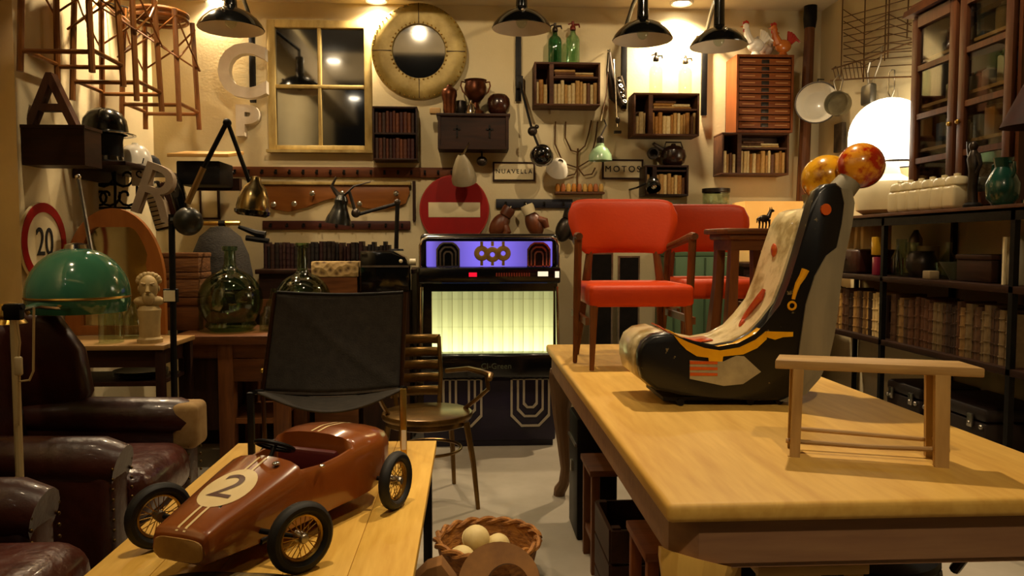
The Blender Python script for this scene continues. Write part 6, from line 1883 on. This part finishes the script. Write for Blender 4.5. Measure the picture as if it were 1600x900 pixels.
# workbench with demijohns
wY0 = 4.42; wZ = .78
xb0, xb1 = aty(262, 520, wY0).x, aty(452, 520, wY0).x
t = thing('work_bench', 'old dark brown workbench carrying the green glass demijohns', 'table', (xb0, wY0, 0))
bw_ = xb1 - xb0
b = MB(); b.box(bw_ / 2, .31, wZ - .025, bw_, .62, .05, b=.006); b.build('top', MID('X'), t)
for x in (.31, bw_ - .06):
    for y in (.06, .56):
        b = MB(); b.box(x, y, (wZ - .05) / 2, .085, .085, wZ - .05, b=.004); b.build('leg', MID('Z'), t)
b = MB(); b.box(.15, .3, wZ - .30, .22, .5, .5); b.build('end_cupboard', WAL('Z'), t)
b = MB(); b.box(bw_ / 2, .05, wZ - .09, bw_ - .04, .03, .08); b.build('apron', MID('X'), t)
b = MB(); b.box(.52, .04, wZ - .20, .34, .03, .13, b=.004); d_ = b.build('drawer', MID('X'), t)
b = MB(); b.sphere((.52, .012, wZ - .20), .016, n=10, m=8); b.build('knob', m_brass, d_)
b = MB(); b.box(bw_ / 2 + .1, .3, .28, bw_ - .36, .5, .03); b.build('lower_shelf', MID('X'), t)
def demijohn(px, y, r, h, lb):
    x = aty(px, 450, y).x
    t = thing('demijohn', lb, 'demijohn', (x, y, wZ))
    b = MB(); o = [(0, .02), (r * .4, .006), (r * .62, .0), (r * .80, .03)] + [(r * math.cos(a), r * .98 + r * 1.0 * math.sin(a)) for a in [-.75, -.5, -.25, 0, .25, .5, .75, .95, 1.12, 1.25]] + [(r * .24, r * 2.0), (r * .19, r * 2.15), (r * .17, h - .03), (r * .24, h - .025), (r * .24, h)]
    i_ = [(max(0, q - .0045), z + (.0045 if k < 3 else 0)) for k, (q, z) in enumerate(o)][::-1]
    b.lathe(o + i_, 36); b.build('bottle', m_glassg, t)
demijohn(360, 4.72, 48 * 4.72 / F, .51, 'large clear green demijohn at the front of the workbench')
demijohn(473, 4.86, 43 * 4.86 / F, .53, 'green demijohn with a dark neck behind the black sling chair')
# small glass things around
for px, y, lb, h in ((418, 4.66, 'small clear glass jar beside the large demijohn', .15), (428, 4.98, 'tall clear glass bottle behind the small jar', .24)):
    b = MB(); b.lathe(GL(.05, h), 20); tag(b.build('glass_jar', m_glass, None, 50, loc=(aty(px, 480, y).x, y, wZ)), lb, 'jar')
# woven boxes
x_ = aty(297, 420, 4.85).x - .03
zz_ = wZ
for k, (hh_, lb, m_) in enumerate(((.20, 'dark brown wooden box at the foot of the woven box stack', MID('X')), (.15, 'woven straw box in the middle of the stack beside the demijohn', mat('woven_straw', '#8a5a2c', '#5f3a1a', .8, scale=30, stretch=(.3, 1, 3), bump=.4)), (.12, 'flat woven lidded box on top of the stack beside the demijohn', mat('woven_straw', '#8a5a2c')))):
    t = thing('woven_box' if k else 'wooden_box', lb, 'box', (x_ + .006 * k, 4.84, zz_))
    b = MB(); b.box(0, 0, hh_ * .38, .24 - .01 * k, .22, hh_ * .76, b=.005); b.build('body', m_, t)
    b = MB(); b.box(0, 0, hh_ * .87, .25 - .01 * k, .23, hh_ * .24 - .002, b=.005); b.build('lid', m_, t)
    zz_ += hh_ + .001
# dark wicker fencing mask like basket behind the demijohn, with brass rod machine
c = aty(362, 410, 5.2)
t = thing('dark_wicker_basket', 'dark grey upturned wicker basket behind the large demijohn', 'basket', (c.x - .09, 5.26, aty(362, 455, 5.12).z))
b = MB(); b.lathe([(.21, 0), (.205, .1), (.18, .24), (.13, .36), (.06, .42), (0, .43)], 30); b.build('body', mat('dark_grey_wicker', '#26221d', '#3c362d', .8, scale=50, stretch=(1, 1, 3), bump=.5), t)
b = MB(); b.torus(.21, .012, TR(0, 0, .012), 30, 6); b.build('rim', m_blackm, t)
px_ = t.location
b = MB(); b.box(0, 0, px_.z / 2 - .001, .44, .42, px_.z - .002, b=.006)
tag(b.build('plinth', WAL('Z'), None, 30, loc=(px_.x, px_.y, 0)), 'dark wooden plinth under the upturned wicker basket', 'plinth')
c = aty(347, 349, 4.9)
t = thing('brass_rod', 'short polished brass rod with black grips behind the ball joint', 'tool', c)
b = MB(); b.tube([(-.14, 0, 0), (.11, 0, .0)], .013, 10); b.build('rod', m_brass, t)
b = MB(); b.tube([(-.02, 0, 0), (.02, 0, 0)], .018); b.tube([(.1, 0, -.02), (.2, .02, -.06), (.26, .02, -.07)], [.012, .02, .022], 8); b.tube([(.14, .02, -.09), (.28, .02, -.11)], .018, 8); b.build('grip', m_blackm, t)

# sideboard behind the sling chair: books row, carved box, black machine
sY = 5.18
sx0, sx1 = aty(398, 430, sY).x, aty(648, 430, sY).x
sz = aty(520, 421, sY).z
t = thing('tall_sideboard', 'dark tall sideboard behind the black sling chair', 'sideboard', (sx0, sY, 0))
sw = sx1 - sx0
b = MB(); b.box(sw / 2, .25, sz - .015, sw, .5, .03, b=.004); b.build('top', WAL('X'), t)
b = MB(); b.box(sw / 2, .26, (sz - .03) / 2 + .02, sw - .04, .46, sz - .07); b.build('carcass', WAL('X'), t)
for k in range(3):
    b = MB(); b.box(sw * (k + .5) / 3, .022, sz * .45, sw / 3 - .05, .02, sz * .75, b=.004); d_ = b.build('door', MID('Z'), t)
    b = MB(); b.sphere((sw * (k + .85) / 3, .005, sz * .5), .014, n=10, m=8); b.build('knob', m_brass, d_)
books_x(aty(412, 400, sY + .22).x, aty(612, 400, sY + .22).x, sY + .2, sz, .19, .15, B_dark, 'very dark old book in the row standing on the tall sideboard', 'dark books on the tall sideboard', (.02, .035), .2)
# carved box on workbench-high stand in front
c0, c1 = aty(486, 420, 5.05), aty(560, 420, 5.05)
zt_ = aty(500, 409, 5.0).z; zb2 = aty(500, 428, 5.0).z
t = thing('carved_chest', 'old chest with a pale carved lid rim behind the demijohn neck', 'chest', ((c0.x + c1.x) / 2, 5.112, .0))
w_ = c1.x - c0.x
b = MB(); b.box(0, 0, zt_ - .05, w_, .12, .10, b=.005); b.build('lid', mat('pale_carved_wood', '#5b3f20', '#b0925c', .7, kind='voronoi', scale=26, bump=.5, ramp=(.1, .5)), t)
b = MB(); b.box(0, 0, (zt_ - .10) / 2, w_ - .02, .11, zt_ - .101); b.build('body', MID('X'), t)
# black desk lamp on a black machine
c = aty(607, 430, 5.0)
zc0 = aty(607, 455, 5.0).z
t = thing('black_machine', 'black enamelled old machine with a curved hood behind the sling chair', 'machine', (c.x - .015, 5.06, 1.0))
m0 = .0
hgt = aty(607, 392, 5.0).z - 1.0
b = MB(); b.prism([(-.16, 0), (.155, 0), (.155, hgt * .62), (.12, hgt * .85), (.04, hgt), (-.16, hgt)], .22, TR(0, .11, 0, PI / 2, 0, 0), b=.012); b.build('body', m_black, t)
b = MB(); b.box(0, -.112, hgt * .62, .30, .008, .012); b.build('trim', m_steel, t)
b = MB(); b.cyl((.15, -.03, hgt * .72), (.19, -.03, hgt * .72), .022); b.sphere((.10, -.1, hgt * .75), .016); b.build('knob', m_cream, t)
b = MB(); b.box(0, 0, -.5, .3, .2, .998); b.build('stand', WAL('Z'), t)
dl_ = aty(620, 388, 5.06)
t = thing('black_desk_lamp', 'black jointed desk lamp with a dark bell shade before the tan board', 'lamp', (dl_.x, 5.02, 1.0 + hgt))
def kp(px, py): return aty(px, py, 5.02) - V((dl_.x, 5.02, 1.0 + hgt))
b = MB(); b.lathe([(0, 0), (.05, 0), (.045, .012), (0, .014)], 20); b.build('base', m_blackm, t)
b = MB(); b.tube([(0, 0, .01), kp(621, 318)], .014, 8); b.build('pole', m_blackm, t)
b = MB(); b.tube([kp(621, 318), kp(560, 335)], .011, 8); b.build('arm', m_blackm, t)
b = MB(); q = kp(621, 316); b.sphere(q, .022, n=12, m=8); b.sphere(kp(556, 333), .03, n=12, m=8); b.build('joint', m_pewter, t)
q = kp(531, 330)
b = MB(); b.lathe([(.085, -.085), (.078, -.05), (.055, 0), (.04, .04), (.045, .07), (.03, .10), (0, .105), (0, .09), (.03, .03), (.07, -.05), (.08, -.085)], 26, TR(q.x, q.y, q.z, 0, .15, 0)); b.build('shade', mat('gunmetal', '#2b2b28', '#3c3b36', .25, .8, scale=6), t)
b = MB(); b.tube([q + V((0, 0, .09)), q + V((-.05, 0, .16)), q + V((-.02, .0, .22))], [.02, .012, .006], 8); b.tube([q + V((.02, 0, .09)), q + V((.06, 0, .13)), kp(556, 333)], .012, 8); b.tube([q + V((.03, 0, .10)), q + V((.09, 0, .16)), q + V((.2, 0, .19))], [.008, .006, .004], 8); b.build('bracket', m_pewter, t)

# ================================================================== FLOOR AND UNDER THE TABLES
# basket with pale balls and bowls
bp = atz(752, 893, 0)
bc = V((aty(754, 860, 2.95).x + .02, 2.95, 0))
rB, hB = 82 * 2.95 / F, .15
t = thing('wicker_basket', 'round wicker basket of pale balls on the floor between the tables', 'basket', bc)
m_wick = mat('straw_wicker', '#a8702c', '#6f431a', .7, scale=26, stretch=(1, 1, 3), bump=.5)
b = MB(); b.lathe([(0, 0), (rB * .8, 0), (rB * .92, hB * .5), (rB, hB), (rB * .96, hB), (rB * .88, hB * .5), (rB * .76, .012), (0, .012)], 36); b.build('body', m_wick, t)
b = MB()
for k in range(2):
    b.tube([((rB * .985 + .008 * math.cos(9 * a + k * PI)) * math.cos(a), (rB * .985 + .008 * math.cos(9 * a + k * PI)) * math.sin(a), hB + .010 * math.sin(9 * a + k * PI)) for a in [2 * PI * q / 90 for q in range(90)]], .010, 6, closed=True)
b.build('braided_rim', m_wick, t)
m_ball = mat('worn_cream_ball', '#d6c48c', '#bfa96c', .6, scale=8)
for x, y, z, r, lb in ((-.10, -.05, .09, .052, 'cream ball near the table side of the wicker basket'), (-.045, .085, .115, .056, 'cream ball with seams at the top of the wicker basket'), (.045, .09, .085, .048, 'half hidden cream ball at the back of the wicker basket'), (.0, -.01, .07, .045, 'low cream ball between its neighbours in the wicker basket')):
    b = MB(); b.sphere((0, 0, 0), r, n=24, m=16)
    b.torus(r * 1.0, .0022, TR(0, 0, 0, .7, .3, 0), 28, 5)
    tag(b.build('leather_ball', m_ball, None, 60, loc=(bc.x + x, bc.y + y, z)), lb, 'ball')
# cardboard shapes: big letter-like rings standing in front
m_card = mat('kraft_cardboard', '#8a6030', '#75502a', .8, scale=12)
c = aty(782, 893, 2.62)
t = thing('cardboard_ring', 'thick brown cardboard ring leaning on the wicker basket', 'ring', (c.x + .0, 2.60, .125), 0, None, (PI / 2 - .45, 0, -.15))
n = 36
b = MB(); b.band([(.14 * math.cos(2 * PI * k / n), .135 * math.sin(2 * PI * k / n)) for k in range(n)], [(.03 + .075 * math.cos(2 * PI * k / n), -.01 + .075 * math.sin(2 * PI * k / n)) for k in range(n)], .06); b.build('ring', m_card, t, 30)
c = aty(700, 893, 2.66)
t = thing('cardboard_wedge', 'brown cardboard wedge beside the leaning ring', 'wedge', (c.x - .02, 2.64, 0), 0)
b = MB(); b.prism([(-.14, 0), (.06, 0), (.05, .14), (.0, .215), (-.05, .20), (-.10, .15)], .07, TR(0, .035, 0, PI / 2 + .12, 0, 0), b=.004); b.build('wedge', m_card, t)
# crates and stools under the big table
def low_stool(x, y, s, h, m_, lb, rz=0):
    t = thing('wooden_stool', lb, 'stool', (x, y, 0), rz)
    b = MB(); b.box(0, 0, h - .012, s, s, .024, b=.003); b.build('seat', m_('X'), t)
    for a in (-1, 1):
        for c in (-1, 1):
            b = MB(); b.box(a * (s / 2 - .025), c * (s / 2 - .025), (h - .024) / 2, .032, .032, h - .024, b=.002); b.build('leg', m_('Z'), t)
    b = MB()
    for a in (-1, 1): b.box(a * (s / 2 - .025), 0, h * .3, .02, s - .08, .025)
    b.build('stretcher', m_('Y'), t)
low_stool(tx0 + .20, 3.05, .26, .42, MID, 'low wooden stool under the big table beside the black case')
low_stool(tx0 + .21, 2.15, .26, .46, RED, 'low reddish stool under the big table near the front leg')
def low_crate(x, y, sx, sy, h, m_, lb, nm='wooden_crate'):
    t = thing(nm, lb, 'crate', (x, y, 0))
    b = MB()
    for k in range(3):
        z = h * (k + .5) / 3
        b.box(0, -sy / 2, z, sx, .012, h / 3 - .012); b.box(0, sy / 2, z, sx, .012, h / 3 - .012); b.box(-sx / 2, 0, z, .012, sy - .012, h / 3 - .012); b.box(sx / 2, 0, z, .012, sy - .012, h / 3 - .012)
    b.box(0, 0, .006, sx, sy, .012); b.build('slatted_body', m_, t, 0)
    for a in (-1, 1):
        for c in (-1, 1):
            b = MB(); b.box(a * (sx / 2 - .02), c * (sy / 2 - .02), h / 2 + .006, .028, .028, h - .012); b.build('corner_post', m_, t)
low_stool(.78, 1.80, .26, .57, lambda ax: wood('pale_stool_wood', '#a07c40', '#bd9a5a', ax), 'pale wooden stool under the near side of the big table beside the bentwood chair')
low_crate(tx0 + .20, 2.62, .26, .30, .36, WAL('Y'), 'dark slatted crate under the big table between the low stools')
b = MB(); b.box(0, 0, .27, .18, .26, .54, b=.01)
t = thing('black_case', 'upright black instrument case under the far end of the big table', 'case', (tx0 + .16, 3.42, 0)); b.build('body', m_blackm, t)
b = MB(); b.box(-.093, 0, .42, .01, .24, .012); b.box(-.095, 0, .30, .01, .03, .05); b.build('clasp_trim', m_steel, t)
t = thing('dark_filler_box', 'black box added as shade under the middle of the big table', 'trunk', (1.12, 2.62, 0))  # black box added so the space under the table renders dark
b = MB(); b.box(0, 0, .17, .62, .36, .34, b=.012); b.build('body', m_blackm, t)
b = MB(); b.box(0, 0, .40, .625, .365, .115, b=.02); b.build('lid', m_blackm, t)
for s in (-.2, .2):
    b = MB(); b.box(s, -.186, .33, .04, .012, .06, b=.003); b.build('clasp', m_steel, t)
# round backed dark chair tucked under the near side of the big table
c = atz(1465, 872, .62)
t = thing('bentwood_chair', 'dark bentwood chair tucked under the near side of the big table', 'chair', (1.14, 2.12, 0), PI)
b = MB(); b.lathe([(0, .40), (.19, .40), (.195, .41), (.19, .425), (0, .43)], 28); b.build('seat', m_blackm, t)
b = MB(); b.tube([(-.17, .15, .42), (-.165, .2, .48), (-.12, .22, .53), (0, .225, .55), (.12, .22, .53), (.165, .2, .48), (.17, .15, .42)], .014, 10); b.build('back_hoop', mat('dark_bentwood', '#1a0f0a', '#261610', .3, scale=6, coat=.3), t)
for a in (-1, 1):
    for c_ in (-1, 1):
        b = MB(); b.tube([(a * .13, c_ * .13, .41), (a * .17, c_ * .17, 0)], [.016, .012]); b.build('leg', mat('dark_bentwood', '#1a0f0a'), t)
# patterned dark cloth under the car
t = MB()
def cl(u, v):
    x = -.74 + u * .42; y = 1.50 + v * .34
    return V((x + .03 * math.sin(6 * v), y + .02 * math.sin(5 * u), KZ + .004 + .0015 * math.sin(14 * u + 5 * v) + .0015))
t.grid(cl, 20, 16)
tag(t.build('dark_cloth', mat('faded_dark_cloth', '#3a3226', '#8a7442', .9, scale=7, stretch=(3, .6, 1), ramp=(.4, .7)), None, 60, solid=.002), 'faded dark printed cloth lying under the nose of the toy car', 'cloth')
# cables by the jukebox foot
c = atz(908, 695, 0)
b = MB(); b.tube([(c.x - .1, c.y + .3, .008), (c.x, c.y + .02, .01), (c.x + .08, c.y - .02, .01), (c.x + .12, c.y + .08, .01), (c.x + .02, c.y + .12, .012), (c.x + .1, c.y + .3, .008)], .007, 8)
tag(b.build('power_cord', mat('grey_cord', '#8a8470', rough=.6), None, 60), 'loose grey power cord on the floor beside the jukebox', 'cord')
